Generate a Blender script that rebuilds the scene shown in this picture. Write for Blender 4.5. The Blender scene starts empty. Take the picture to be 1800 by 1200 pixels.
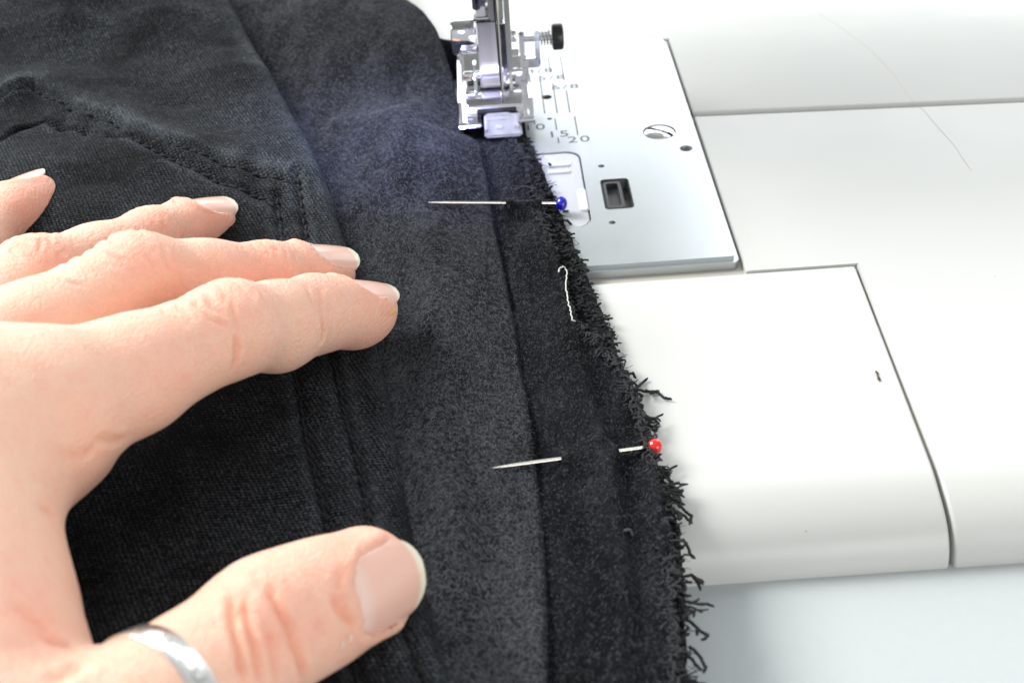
import bpy, bmesh, math, random
import numpy as np
from mathutils import Vector, Matrix
random.seed(7); rng = np.random.default_rng(7)
SC = bpy.context.scene
MM = 0.001                                   # everything below is written in millimetres
rad = math.radians

# ------------------------------------------------------------------ camera
FPX, PIT, ROL, HH = 2400.0, math.atan(1700/2400), math.atan(120/1700), 152.0
FW = np.array([0, math.cos(PIT), -math.sin(PIT)])
UP0 = np.array([0, math.sin(PIT), math.cos(PIT)]); RT0 = np.array([1., 0, 0])
RT = math.cos(ROL)*RT0 - math.sin(ROL)*UP0
UP = math.sin(ROL)*RT0 + math.cos(ROL)*UP0
CAM = np.array([0, -HH/math.tan(PIT), HH])
cd = bpy.data.cameras.new('camera'); cam = bpy.data.objects.new('camera', cd); SC.collection.objects.link(cam)
cam.matrix_world = Matrix(((RT[0], UP[0], -FW[0], CAM[0]*MM), (RT[1], UP[1], -FW[1], CAM[1]*MM), (RT[2], UP[2], -FW[2], CAM[2]*MM), (0, 0, 0, 1)))
cd.sensor_width = 36; cd.lens = 48; cd.clip_start = 0.01; cd.clip_end = 50
cd.dof.use_dof = True; cd.dof.focus_distance = 0.262; cd.dof.aperture_fstop = 28
SC.camera = cam

def at(px, py, z=0.0):
    """world point (mm) seen at photo pixel px,py that lies at height z"""
    d = FW*FPX + RT*(px-900) - UP*(py-600)
    return CAM + d*((z-CAM[2])/d[2])

# ------------------------------------------------------------------ light
w = bpy.data.worlds.new('World'); SC.world = w; w.use_nodes = True
bg = w.node_tree.nodes['Background']; bg.inputs[0].default_value = (0.95, 0.98, 1.0, 1); bg.inputs[1].default_value = 0.41

def area(name, loc, target, sx, sy, power, col):
    l = bpy.data.lights.new(name, 'AREA'); l.shape = 'RECTANGLE'; l.size = sx; l.size_y = sy; l.energy = power; l.color = col
    o = bpy.data.objects.new(name, l); SC.collection.objects.link(o)
    o.location = loc; o.rotation_euler = (Vector(target)-Vector(loc)).to_track_quat('-Z', 'Y').to_euler()
    return o
area('window_light', (0.25, 1.30, 0.82), (0, 0.05, 0), 1.9, 1.45, 15, (0.96, 0.99, 1.0))
area('room_window_light', (-0.85, 0.45, 0.80), (-0.03, 0, 0), 0.55, 0.55, 18, (1.0, 0.985, 0.955))
area('front_fill_light', (0.65, -0.95, 0.26), (0.02, -0.03, 0), 0.8, 0.5, 3.5, (1.0, 0.975, 0.94))  # added fill lamp, kept low to brighten the bed's front face
led = bpy.data.lights.new('machine_lamp', 'SPOT'); led.energy = 0.20; led.color = (0.50, 0.52, 1.0); led.spot_size = rad(95); led.spot_blend = 1.0; led.shadow_soft_size = 0.004
lo = bpy.data.objects.new('machine_lamp', led); SC.collection.objects.link(lo); lo.location = (-0.012, 0.070, 0.060)
lo.rotation_euler = (Vector((-0.022, 0.075, 0))-lo.location).to_track_quat('-Z', 'Y').to_euler()
SC.view_settings.view_transform = 'Standard'; SC.view_settings.look = 'None'; SC.view_settings.exposure = 0.5; SC.view_settings.gamma = 1

# ------------------------------------------------------------------ node helper and materials
class NT:
    def __init__(s, name):
        s.m = bpy.data.materials.new(name); s.m.use_nodes = True; s.t = s.m.node_tree; s.p = s.t.nodes['Principled BSDF']
        s.out = s.t.nodes['Material Output']
    def n(s, typ, **kw):
        nd = s.t.nodes.new('ShaderNode'+typ)
        for k, v in kw.items():
            if k.startswith('i_'):
                k = k[2:]; k = int(k) if k.isdigit() else k.replace('_', ' ')
                s.set(nd.inputs[k], v)
            else: setattr(nd, k, v)
        return nd
    def set(s, inp, v):
        if isinstance(v, bpy.types.NodeSocket): s.t.links.new(v, inp)
        else: inp.default_value = v
    def P(s, **kw):
        for k, v in kw.items(): s.set(s.p.inputs[k.replace('_', ' ')], v)
    def math(s, op, a, b=0.0, c=0.0):
        nd = s.n('Math', operation=op); s.set(nd.inputs[0], a); s.set(nd.inputs[1], b); s.set(nd.inputs[2], c); return nd.outputs[0]
    def mix(s, f, a, b, mode='MIX'):
        nd = s.n('Mix', data_type='RGBA', blend_type=mode); s.set(nd.inputs[0], f); s.set(nd.inputs[6], a); s.set(nd.inputs[7], b); return nd.outputs[2]
    def ramp(s, f, stops):
        nd = s.n('ValToRGB'); s.set(nd.inputs[0], f); e = nd.color_ramp.elements
        while len(e) < len(stops): e.new(0.5)
        for q, (pos, c) in zip(e, stops): q.position = pos; q.color = c if len(c) == 4 else (*c, 1)
        return nd.outputs[0]
    def co(s, scale=1000.0, kind='Object'):
        tc = s.n('TexCoord'); mp = s.n('Mapping'); s.set(mp.inputs[0], tc.outputs[kind]); mp.inputs[3].default_value = (scale,)*3 if not isinstance(scale, tuple) else scale
        return mp.outputs[0]
    def noise(s, vec, sc, det=3.0, rough=0.55, dist=0.0):
        return s.n('TexNoise', i_Vector=vec, i_Scale=sc, i_Detail=det, i_Roughness=rough, i_Distortion=dist).outputs[0]
    def bump(s, h, strength, dist, normal=None):
        nd = s.n('Bump', i_Height=h, i_Strength=strength, i_Distance=dist)
        if normal is not None: s.set(nd.inputs['Normal'], normal)
        return nd.outputs[0]

def simple(name, col, rough=0.5, metal=0.0, **kw):
    t = NT(name); t.P(Base_Color=(*col, 1), Roughness=rough, Metallic=metal, **kw); return t.m

def m_plastic():
    t = NT('white_plastic'); v = t.co()
    spots = t.n('TexVoronoi', i_Vector=v, i_Scale=0.15, i_Randomness=1.0); d = spots.outputs['Distance']
    pick = t.math('GREATER_THAN', t.n('SeparateColor', i_0=spots.outputs['Color']).outputs[0], 0.55)
    s = t.math('MULTIPLY', t.math('LESS_THAN', t.math('ADD', d, t.math('MULTIPLY', t.noise(v, 1.6, 4), 0.05)), 0.052), pick)
    sm = t.noise(v, 0.02, 3)
    c = t.mix(sm, (0.60, 0.61, 0.585, 1), (0.55, 0.56, 0.535, 1))
    c = t.mix(t.math('MULTIPLY', s, 0.75), c, (0.30, 0.25, 0.17, 1))
    t.P(Base_Color=c, Roughness=t.math('MULTIPLY_ADD', t.noise(v, 0.07, 4), 0.14, 0.24), IOR=1.5)
    t.P(Normal=t.bump(t.noise(v, 0.25, 2), 0.05, 0.0003))
    return t.m
def m_plate():
    t = NT('brushed_steel'); v = t.co((60., 2500., 1000.)); v2 = t.co()
    n = t.noise(v, 1.0, 3); b = t.noise(v2, 0.035, 4)
    sc = t.noise(t.co((1500., 120., 900.)), 0.5, 4)
    c = t.mix(b, (0.44, 0.475, 0.50, 1), (0.57, 0.60, 0.62, 1))
    r = t.math('ADD', t.math('MULTIPLY', b, 0.22), t.math('MULTIPLY_ADD', sc, 0.10, 0.20))
    t.P(Base_Color=c, Metallic=0.85, Roughness=r, Normal=t.bump(n, 0.07, 0.0002))
    return t.m
def m_chrome():
    t = NT('chrome'); v = t.co(); n = t.noise(v, 0.25, 3)
    t.P(Base_Color=(0.83, 0.83, 0.85, 1), Metallic=1.0, Roughness=t.math('MULTIPLY_ADD', n, 0.12, 0.04), Normal=t.bump(t.noise(v, 0.4, 2), 0.12, 0.0004))
    return t.m
def m_denim():
    t = NT('black_denim'); uv = t.n('UVMap', uv_map='UVMap').outputs[0]; sp = t.n('SeparateXYZ', i_0=uv); X, Y = sp.outputs[0], sp.outputs[1]
    v = t.co(); wob = t.noise(v, 0.35, 3)
    row = t.math('FLOOR', t.math('MULTIPLY', Y, 1.6))
    a = t.math('SINE', t.math('ADD', t.math('MULTIPLY', X, 6.283/0.8), t.math('ADD', t.math('MULTIPLY', row, 2.2), t.math('MULTIPLY', wob, 5.0))))
    b = t.math('SINE', t.math('ADD', t.math('MULTIPLY', Y, 6.283*1.6), t.math('MULTIPLY', wob, 3.0)))
    wv = t.math('MULTIPLY', t.math('MULTIPLY_ADD', a, 0.5, 0.5), t.math('MULTIPLY_ADD', b, 0.5, 0.5))
    fade = t.noise(v, 0.045, 5, 0.6)
    fine = t.noise(v, 2.2, 4, 0.7)
    spk = t.math('MULTIPLY', t.math('MAXIMUM', t.math('SUBTRACT', fine, 0.54), 0.0), t.math('MAXIMUM', t.math('MULTIPLY_ADD', fade, 9.0, -2.2), 0.4))
    k = t.math('MULTIPLY', t.math('MULTIPLY', wv, t.math('MULTIPLY_ADD', t.noise(v, 1.1, 3, 0.7), 2.4, -0.75)), t.math('MULTIPLY_ADD', fade, 3.8, -1.2))
    wr = t.n('Attribute', attribute_name='worn_highlight').outputs[2]  # seam and fold bands: painted ridge highlights along with abrasion
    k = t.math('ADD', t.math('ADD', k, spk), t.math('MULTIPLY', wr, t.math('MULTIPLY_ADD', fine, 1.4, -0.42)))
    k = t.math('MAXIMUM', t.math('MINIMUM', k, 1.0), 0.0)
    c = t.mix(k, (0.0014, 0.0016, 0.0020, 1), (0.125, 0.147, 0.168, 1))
    t.P(Base_Color=c, Roughness=0.8, Sheen_Weight=0.025, Sheen_Roughness=0.5); t.p.inputs['Specular IOR Level'].default_value = 0.05
    h = t.math('ADD', wv, t.math('MULTIPLY', fine, 1.2))
    t.P(Normal=t.bump(h, 0.9, 0.00018))
    return t.m
def m_jersey(name, lo, hi, sheen):
    t = NT(name); v = t.co(); vd = t.co((1500., 620., 1000.))
    f = t.noise(v, 2.6, 4, 0.8, 1.0); g = t.noise(t.co((2100., 620., 1000.)), 0.07, 4, 0.55); f2 = t.noise(vd, 1.3, 3, 0.7, 2.0)
    k = t.math('ADD', t.math('MULTIPLY', t.math('MAXIMUM', t.math('SUBTRACT', f, 0.46), 0.0), 3.0), t.math('MULTIPLY', t.math('MAXIMUM', t.math('SUBTRACT', f2, 0.50), 0.0), 2.6))
    k = t.math('MINIMUM', t.math('MULTIPLY', k, t.math('MULTIPLY_ADD', g, 4.2, -1.25)), 1.0)
    c = t.mix(k, (*lo, 1), (*hi, 1))
    t.P(Base_Color=c, Roughness=0.95, Sheen_Weight=sheen, Sheen_Roughness=0.6); t.p.inputs['Specular IOR Level'].default_value = 0.04
    t.P(Normal=t.bump(t.math('ADD', f, t.math('MULTIPLY', f2, 0.8)), 0.9, 0.00025))
    return t.m
def m_skin():
    t = NT('skin'); v = t.co(); at_ = t.n('Attribute', attribute_name='crease'); tip = t.n('Attribute', attribute_name='flush')
    b = t.noise(v, 0.09, 5, 0.65); m = t.noise(v, 0.35, 4, 0.65); pores = t.noise(v, 1.5, 3, 0.6)
    c = t.mix(b, (0.92, 0.545, 0.395, 1), (0.95, 0.64, 0.50, 1))
    red = t.math('MINIMUM', t.math('ADD', t.math('MULTIPLY', t.math('MAXIMUM', t.math('SUBTRACT', m, 0.44), 0.0), 0.9), t.math('MULTIPLY', tip.outputs[2], 0.85)), 1.0)
    c = t.mix(red, c, (0.88, 0.34, 0.26, 1))
    c = t.mix(t.math('MULTIPLY', at_.outputs[2], 0.55), c, (0.82, 0.30, 0.16, 1))
    fp = t.n('Attribute', attribute_name='fingerprint'); ph = t.n('Attribute', attribute_name='ridge_phase')
    rd = t.math('MULTIPLY', t.math('SINE', t.math('ADD', t.math('MULTIPLY', ph.outputs[2], 6.283/0.52), t.math('MULTIPLY', t.noise(v, 0.3, 2), 3.0))), fp.outputs[2])
    lines = t.noise(t.co((900., 1300., 1000.)), 0.55, 5, 0.7, 0.8)
    vor = t.n('TexVoronoi', i_Vector=v, i_Scale=0.95, feature='DISTANCE_TO_EDGE').outputs['Distance']
    h = t.math('ADD', t.math('MULTIPLY', rd, 0.11), t.math('ADD', t.math('MULTIPLY', lines, 0.65), t.math('ADD', t.math('MULTIPLY', t.math('MINIMUM', vor, 0.18), 1.2), t.math('MULTIPLY', pores, 0.35))))
    t.P(Base_Color=c, Roughness=t.math('MULTIPLY_ADD', m, 0.2, 0.40), Subsurface_Weight=0.5, Subsurface_Scale=0.003, Normal=t.bump(h, 0.8, 0.0004))
    t.p.inputs['Subsurface Radius'].default_value = (1.0, 0.36, 0.2); t.p.inputs['Specular IOR Level'].default_value = 0.32
    return t.m
def m_nail():
    t = NT('fingernail'); u = t.n('Attribute', attribute_name='along').outputs[2]; s = t.n('Attribute', attribute_name='tipness').outputs[2]
    v = t.co(); n = t.noise(v, 0.25, 3)
    c = t.ramp(u, [(0.0, (0.88, 0.60, 0.52)), (0.12, (0.89, 0.62, 0.54)), (0.26, (0.89, 0.52, 0.42)), (0.8, (0.90, 0.52, 0.41))])
    c = t.mix(t.math('MULTIPLY', n, 0.25), c, (0.9, 0.68, 0.6, 1))
    c = t.mix(t.n('MapRange', i_Value=s, i_1=0.0, i_2=0.12).outputs[0], c, (0.90, 0.83, 0.66, 1))
    t.P(Base_Color=c, Roughness=0.26, Subsurface_Weight=0.15, Subsurface_Scale=0.001, Coat_Weight=0.3, Coat_Roughness=0.15, Normal=t.bump(t.noise(v, 0.8, 2), 0.06, 0.0003))
    return t.m
def m_insert():
    t = NT('clear_insert_plastic'); v = t.co(); t.P(Base_Color=(0.90, 0.91, 0.92, 1), Roughness=0.10, Transmission_Weight=0.72, IOR=1.45, Normal=t.bump(t.noise(v, 0.5, 2), 0.25, 0.0005)); return t.m
def m_clear():
    t = NT('clear_plastic'); v = t.co()
    t.P(Base_Color=(0.72, 0.74, 0.75, 1), Roughness=t.math('MULTIPLY_ADD', t.noise(v, 0.15, 3), 0.25, 0.18), Transmission_Weight=0.35, IOR=1.45)
    return t.m
MAT = dict(
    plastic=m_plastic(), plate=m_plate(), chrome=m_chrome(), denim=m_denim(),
    jersey=m_jersey('brushed_black_jersey', (0.0040, 0.0046, 0.0058), (0.062, 0.069, 0.081), 0.03),
    allow=m_jersey('black_jersey_reverse', (0.0022, 0.0025, 0.0031), (0.042, 0.047, 0.055), 0.015),
    skin=m_skin(), nail=m_nail(), clear=m_clear(), insert=m_insert(),
    frost=simple('frosted_plastic', (0.62, 0.64, 0.65), 0.25), satin=simple('satin_steel', (0.80, 0.80, 0.84), 0.34, 0.9), ink=simple('black_print', (0.07, 0.08, 0.085), 0.5), dark=simple('dark_plastic', (0.012, 0.013, 0.014), 0.32), darkgrey=simple('charcoal_plastic', (0.035, 0.037, 0.04), 0.4),
    cavity=simple('cavity', (0.30, 0.31, 0.32), 0.6), floor=simple('seam_floor', (0.48, 0.455, 0.40), 0.7), grey=simple('grey_cast_metal', (0.42, 0.43, 0.42), 0.35, 0.6),
    thread=simple('navy_black_thread', (0.0025, 0.0045, 0.0075), 0.9), fray=simple('black_yarn', (0.010, 0.011, 0.012), 0.85),
    fuzz=simple('grey_fibre', (0.075, 0.083, 0.096), 0.7), rav=simple('paler_black_yarn', (0.020, 0.022, 0.026), 0.85), white=simple('white_thread', (0.62, 0.62, 0.60), 0.8), hair=simple('fair_hair', (0.66, 0.60, 0.53), 0.5),
    pinsteel=simple('nickel', (0.82, 0.78, 0.70), 0.22, 1.0), silver=None,
    skinflake=simple('dry_skin', (0.85, 0.75, 0.62), 0.7), yellow=simple('yellow_fleck', (0.72, 0.58, 0.03), 0.5), brown=simple('brown_fleck', (0.10, 0.06, 0.04), 0.7))
t = NT('silver'); t.P(Base_Color=(0.90, 0.885, 0.85, 1), Metallic=1.0, Roughness=0.27, Normal=t.bump(t.noise(t.co(), 0.8, 4), 0.2, 0.0004)); MAT['silver'] = t.m
t = NT('red_glass'); t.P(Base_Color=(0.80, 0.018, 0.008, 1), Roughness=0.08, Subsurface_Weight=0.2, Subsurface_Scale=0.001, Coat_Weight=0.6); MAT['red'] = t.m
t = NT('blue_glass'); t.P(Base_Color=(0.012, 0.012, 0.62, 1), Roughness=0.08, Transmission_Weight=0.35, Coat_Weight=0.6); MAT['blue'] = t.m
t = NT('white_tabletop'); t.P(Base_Color=t.mix(t.noise(t.co(), 0.5, 5, 0.7), (0.45, 0.488, 0.492, 1), (0.49, 0.525, 0.53, 1)), Roughness=0.5, Normal=t.bump(t.noise(t.co(), 1.2, 3), 0.1, 0.0003)); MAT['table'] = t.m

# ------------------------------------------------------------------ object helpers
def link(o, parent=None):
    SC.collection.objects.link(o)
    if parent is not None: o.parent = parent
    return o
def wl(o):
    v = Vector((0, 0, 0))
    while o is not None: v += o.location; o = o.parent
    return v
def tag(o, label=None, cat=None, group=None, kind=None):
    for k, v in (('label', label), ('category', cat), ('group', group), ('kind', kind)):
        if v: o[k] = v
    return o
def thing(name, loc, label, cat, group=None):
    o = bpy.data.objects.new(name, None); o.empty_display_size = 0.005; link(o); o.location = Vector(loc)*MM
    return tag(o, label, cat, group)
def mk(name, verts, faces, mat, parent=None, smooth=True, origin=None, label=None):
    verts = np.asarray(verts, float)
    me = bpy.data.meshes.new(name)
    org = np.asarray(origin, float) if origin is not None else (np.array(wl(parent))/MM if parent is not None else verts.mean(0))
    me.from_pydata(((verts-org)*MM).tolist(), [], faces if isinstance(faces, list) else faces.tolist()); me.validate(); me.update()
    mats = mat if isinstance(mat, list) else [mat]
    for m in mats: me.materials.append(MAT[m])
    if smooth: me.polygons.foreach_set('use_smooth', [True]*len(me.polygons))
    o = bpy.data.objects.new(name, me); link(o, parent)
    o.location = Vector(org)*MM - (wl(parent) if parent is not None else Vector((0, 0, 0)))
    if label: o['label'] = label
    return o
def tube(pts, r, n=8, cap=True):
    """tube round a polyline; r is a number or a list"""
    P = np.asarray(pts, float); N = len(P); R = np.full(N, r) if np.isscalar(r) else np.asarray(r, float)
    T = np.gradient(P, axis=0); T /= np.linalg.norm(T, axis=1)[:, None]+1e-9
    ref = np.array([0, 0, 1.]) if abs(T[0][2]) < 0.9 else np.array([1., 0, 0])
    V = []
    for i in range(N):
        a = np.cross(T[i], ref); a /= np.linalg.norm(a)+1e-9; b = np.cross(T[i], a); ref = -np.cross(T[i], a) if False else ref
        for k in range(n):
            q = 2*math.pi*k/n; V.append(P[i]+R[i]*(math.cos(q)*a+math.sin(q)*b))
    F = [(i*n+k, i*n+(k+1) % n, (i+1)*n+(k+1) % n, (i+1)*n+k) for i in range(N-1) for k in range(n)]
    if cap: F += [tuple(range(n))[::-1], tuple((N-1)*n+k for k in range(n))]
    return V, F
def merge(parts):
    V, F = [], []
    for v, f in parts:
        o = len(V); V += [tuple(x) for x in v]; F += [tuple(i+o for i in q) for q in f]
    return V, F
def cyl(a, b, r, n=24, bev=0.0):
    a = np.asarray(a, float); b = np.asarray(b, float); L = np.linalg.norm(b-a); d = (b-a)/L
    if bev: return tube([a, a+d*1e-3, a+d*bev*0.35, a+d*bev, b-d*bev, b-d*bev*0.35, b-d*1e-3, b], [r-bev, r-bev*0.95, r-bev*0.3, r, r, r-bev*0.3, r-bev*0.95, r-bev], n)
    return tube([a, b], r, n)
def box(x0, x1, y0, y1, z0, z1, bev=0.0, seg=2):
    bm = bmesh.new(); bmesh.ops.create_cube(bm, size=1)
    for v in bm.verts: v.co = Vector(((x0+x1)/2+v.co.x*(x1-x0), (y0+y1)/2+v.co.y*(y1-y0), (z0+z1)/2+v.co.z*(z1-z0)))
    if bev: bmesh.ops.bevel(bm, geom=bm.edges[:], offset=bev, segments=seg, affect='EDGES')
    bm.verts.index_update(); r = [tuple(v.co) for v in bm.verts], [tuple(v.index for v in f.verts) for f in bm.faces]; bm.free(); return r
def extrude_x(profile, x0, x1, bev=0.0):
    """closed profile in (y,z) pushed from x0 to x1"""
    bm = bmesh.new(); a = [bm.verts.new((x0, y, z)) for y, z in profile]; f = bm.faces.new(a)
    r = bmesh.ops.extrude_face_region(bm, geom=[f]); 
    for v in r['geom']:
        if isinstance(v, bmesh.types.BMVert): v.co.x = x1
    bmesh.ops.recalc_face_normals(bm, faces=bm.faces)
    if bev: bmesh.ops.bevel(bm, geom=[e for e in bm.edges if e.calc_face_angle(0) > 0.6], offset=bev, segments=2, affect='EDGES')
    bm.verts.index_update(); q = [tuple(v.co) for v in bm.verts], [tuple(v.index for v in g.verts) for g in bm.faces]; bm.free(); return q
def extrude_z(poly, z0, z1, bev=0.0, seg=2):
    bm = bmesh.new(); a = [bm.verts.new((x, y, z0)) for x, y in poly]; f = bm.faces.new(a)
    r = bmesh.ops.extrude_face_region(bm, geom=[f])
    for v in r['geom']:
        if isinstance(v, bmesh.types.BMVert): v.co.z = z1
    bmesh.ops.recalc_face_normals(bm, faces=bm.faces)
    if bev: bmesh.ops.bevel(bm, geom=[e for e in bm.edges if abs(e.verts[0].co.z-z1) < 1e-6 and abs(e.verts[1].co.z-z1) < 1e-6], offset=bev, segments=seg, affect='EDGES')
    bm.verts.index_update(); q = [tuple(v.co) for v in bm.verts], [tuple(v.index for v in g.verts) for g in bm.faces]; bm.free(); return q
def rrect(x0, x1, y0, y1, r, n=6):
    P = []
    for cx, cy, a in ((x1-r, y1-r, 0), (x0+r, y1-r, 90), (x0+r, y0+r, 180), (x1-r, y0+r, 270)):
        for k in range(n+1): q = rad(a+90*k/n); P.append((cx+r*math.cos(q), cy+r*math.sin(q)))
    return P
def flat_shade_big(o, ang=35):
    o.data.polygons.foreach_set('use_smooth', [True]*len(o.data.polygons)); o.data.set_sharp_from_angle(angle=rad(ang)); return o
def part(name, vf, mat, parent, ang=35, label=None):
    o = mk(name, vf[0], list(vf[1]), mat, parent, label=label); flat_shade_big(o, ang); return o

# numpy value noise
_perm = rng.random((256, 256))
def vnoise(x, y):
    xi = np.floor(x).astype(int); yi = np.floor(y).astype(int); fx = x-xi; fy = y-yi
    fx = fx*fx*(3-2*fx); fy = fy*fy*(3-2*fy)
    g = lambda a, b: _perm[a & 255, b & 255]
    return (g(xi, yi)*(1-fx)+g(xi+1, yi)*fx)*(1-fy)+(g(xi, yi+1)*(1-fx)+g(xi+1, yi+1)*fx)*fy-0.5
def fbm(x, y, o=4):
    s = 0; a = 1.0
    for k in range(o): s = s+a*vnoise(x*2**k+17*k, y*2**k+31*k); a *= 0.5
    return s
def nrm(v): v = np.asarray(v, float); return v/np.linalg.norm(v)
def sstep(a, b, x):
    t = np.clip((x-a)/(b-a), 0, 1); return t*t*(3-2*t)
def pdist(x, y, poly):
    """distance from points to a polyline, and the arc length there"""
    P = np.asarray(poly, float); best = np.full(np.shape(x), 1e9); 
    for i in range(len(P)-1):
        a, b = P[i], P[i+1]; d = b-a; L2 = (d**2).sum()+1e-9
        t = np.clip(((x-a[0])*d[0]+(y-a[1])*d[1])/L2, 0, 1)
        best = np.minimum(best, np.hypot(x-a[0]-t*d[0], y-a[1]-t*d[1]))
    return best

# ================================================================== THE SETTING
tb = mk('tabletop', [(-900, -700, -12), (900, -700, -12), (900, 1200, -12), (-900, 1200, -12)], [(0, 1, 2, 3)], 'table', origin=(0, 0, -12)); tb['kind'] = 'structure'

# ================================================================== SEWING MACHINE
ZB = -1.1                                     # height of the plastic bed; the needle plate's top is z = 0
machine = thing('sewing_machine', (0, 60, -12), 'white sewing machine bed with steel needle plate and presser foot standing on the pale tabletop', 'sewing machine')
FX = -215
def slab(name, rows, xl, xr, bev=0.6, depth=3.0, nx=2, lwall=True, rwall=True):
    """top skin with rolled left and right edges; rows = [(y, z)] front to back (y rising)"""
    V, F = [], []; R = []
    Y = np.array([r[0] for r in rows]); Z = np.array([r[1] for r in rows])
    T = np.stack([np.gradient(Y), np.gradient(Z)], 1); T /= np.linalg.norm(T, axis=1)[:, None]+1e-9
    N = np.stack([-T[:, 1], T[:, 0]], 1)      # outward normal in the yz plane
    for i in range(len(rows)):
        a, b = xl(Y[i]), xr(Y[i]); row = []
        if lwall:
            row.append((a, -depth))
            for k in range(5): q = k/4*math.pi/2; row.append((a+bev*(1-math.cos(q)), -bev+bev*math.sin(q)))
        else: row.append((a, 0))
        for k in range(1, nx): row.append((a+(b-a)*k/nx, 0))
        if rwall:
            for k in range(5): q = math.pi/2-k/4*math.pi/2; row.append((b-bev*(1-math.cos(q)), -bev+bev*math.sin(q)))
            row.append((b, -depth))
        else: row.append((b, 0))
        R.append(len(row)); V += [(x, Y[i]+N[i, 0]*d, Z[i]+N[i, 1]*d) for x, d in row]
    n = R[0]
    F = [(i*n+k, i*n+k+1, (i+1)*n+k+1, (i+1)*n+k) for i in range(len(rows)-1) for k in range(n-1)]
    return V, F
front = [(-56.0, -12.4)]+[(-41.0-15.0*math.cos(q)**0.9, -12.2+11.1*math.sin(q)**0.9) for q in np.linspace(0.04, math.pi/2-0.001, 22)]
seam = lambda y: 71.3+(y-20.6)*0.040+0.9*sstep(-46, -60, y)*1.0   # right side of the extension table
# extension table
rows = front+[(-30, ZB), (0, ZB), (19.2, ZB), (19.8, ZB-0.15), (20.05, ZB-0.6), (20.1, ZB-3)]
part('extension_table', slab('e', rows, lambda y: FX, seam, lwall=False), 'plastic', machine, 50)
# right hand bed, stepping in behind the extension table to the needle plate
rows = [(y, z) for y, z in front]+[(-30, ZB), (0, ZB), (20.6, ZB), (20.72, ZB), (50, ZB), (91.9, ZB), (92.4, ZB-0.15), (92.7, ZB-0.6), (92.75, ZB-3)]
def xl_bed(y): return seam(y)+0.45+0.3*sstep(10, -50, y) if y < 20.66 else 49.0
sk = slab('b', rows, xl_bed, lambda y: 420, rwall=False)
sk = ([(x, y-0.06*(x-50)*float(sstep(60, 92, y)), z) for x, y, z in sk[0]], sk[1])
part('side_bed', sk, 'plastic', machine, 50)
# bed behind, from the cross seam to far back
rows = [(94.15, ZB-3), (94.2, ZB-0.6), (94.5, ZB-0.12), (95.2, ZB+0.05), (140.9, ZB+0.05), (141.0, ZB+0.05), (700, ZB+0.05)]
sk = slab('r', rows, lambda y: 49.0 if y < 140.95 else FX, lambda y: 420, rwall=False)
sk = ([(x, y-0.06*(x-50)*float(sstep(140, 95, y)), z) for x, y, z in sk[0]], sk[1])
part('rear_bed', sk, 'plastic', machine, 50)
part('left_bed', box(FX, -60.6, 20.7, 140.4, ZB-3, ZB, 0.3), 'plastic', machine)
part('seam_floor', box(FX, 420, 0, 160, ZB-3.6, ZB-1.65), 'floor', machine)
part('seam_floor', extrude_x([(-54.4, -12), (-53.0, -9.0), (-50.0, -5.7), (-44, -3.3), (-38, -2.6), (0, -2.3), (0, -12)], 66, 76), 'floor', machine)
part('machine_head', merge([box(-48, 60, 84, 190, 66, 150, 6, 4)]), 'plastic', machine)

# needle plate with real openings
PX0, PX1, PY0, PY1 = -60, 48.3, 24.0, 140.0
bobx = (-14.0, 19.2, 41.0, 76.5)
P0 = at(1056, 316); P1 = at(1117, 365)
rel = (P0[0]-0.2, P1[0]-0.2, P1[1]+0.2, P0[1]-0.2)
def boolean(o, cutters):
    for c in cutters:
        m = o.modifiers.new('b', 'BOOLEAN'); m.operation = 'DIFFERENCE'; m.solver = 'EXACT'; m.object = c
    dg = bpy.context.evaluated_depsgraph_get(); me = bpy.data.meshes.new_from_object(o.evaluated_get(dg))
    o.modifiers.clear(); old = o.data; o.data = me; me.name = old.name
    for c in cutters: bpy.data.objects.remove(c)
    o.data.polygons.foreach_set('use_smooth', [True]*len(o.data.polygons)); o.data.set_sharp_from_angle(angle=rad(30))
plate_poly = rrect(PX0, PX1, PY0, PY1, 1.6, 4)
pl = part('needle_plate', extrude_z(plate_poly, -3.2, 0.0, 1.0, 2), 'plate', machine, 20)
cut = []
for poly in (rrect(*bobx, 3.5), rrect(*rel, 1.0)): cut.append(mk('cutter', *extrude_z(poly, -6, 2), 'dark'))
holes = [(961, 171, 1.35), (966, 209, 0.62), (1057, 292, 0.75), (1076, 391, 0.75), (1206, 261, 1.5), (1159, 232, 3.95)]
for px, py, r in holes:
    c = at(px, py); cut.append(mk('cutter', *cyl((c[0], c[1], -5), (c[0], c[1], 2), r, 28), 'dark'))
bpy.context.view_layer.update(); boolean(pl, cut)
for px, py, r in holes[:5]:
    c = at(px, py)
    part('hole_floor', cyl((c[0], c[1], -3.1), (c[0], c[1], -2.4 if r > 1 else -1.0), r+0.3, 20), 'dark' if px in (961,) else ('grey' if px != 1206 else 'darkgrey'), pl)
c = at(1206, 261)
for k in range(3):                             # threads inside the tapped hole
    a = np.linspace(0, 2*math.pi, 25); part('hole_thread', tube(np.stack([c[0]+1.42*np.cos(a), c[1]+1.42*np.sin(a), np.full(25, -0.45-0.55*k)], 1), 0.14, 6), 'grey', pl)
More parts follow.
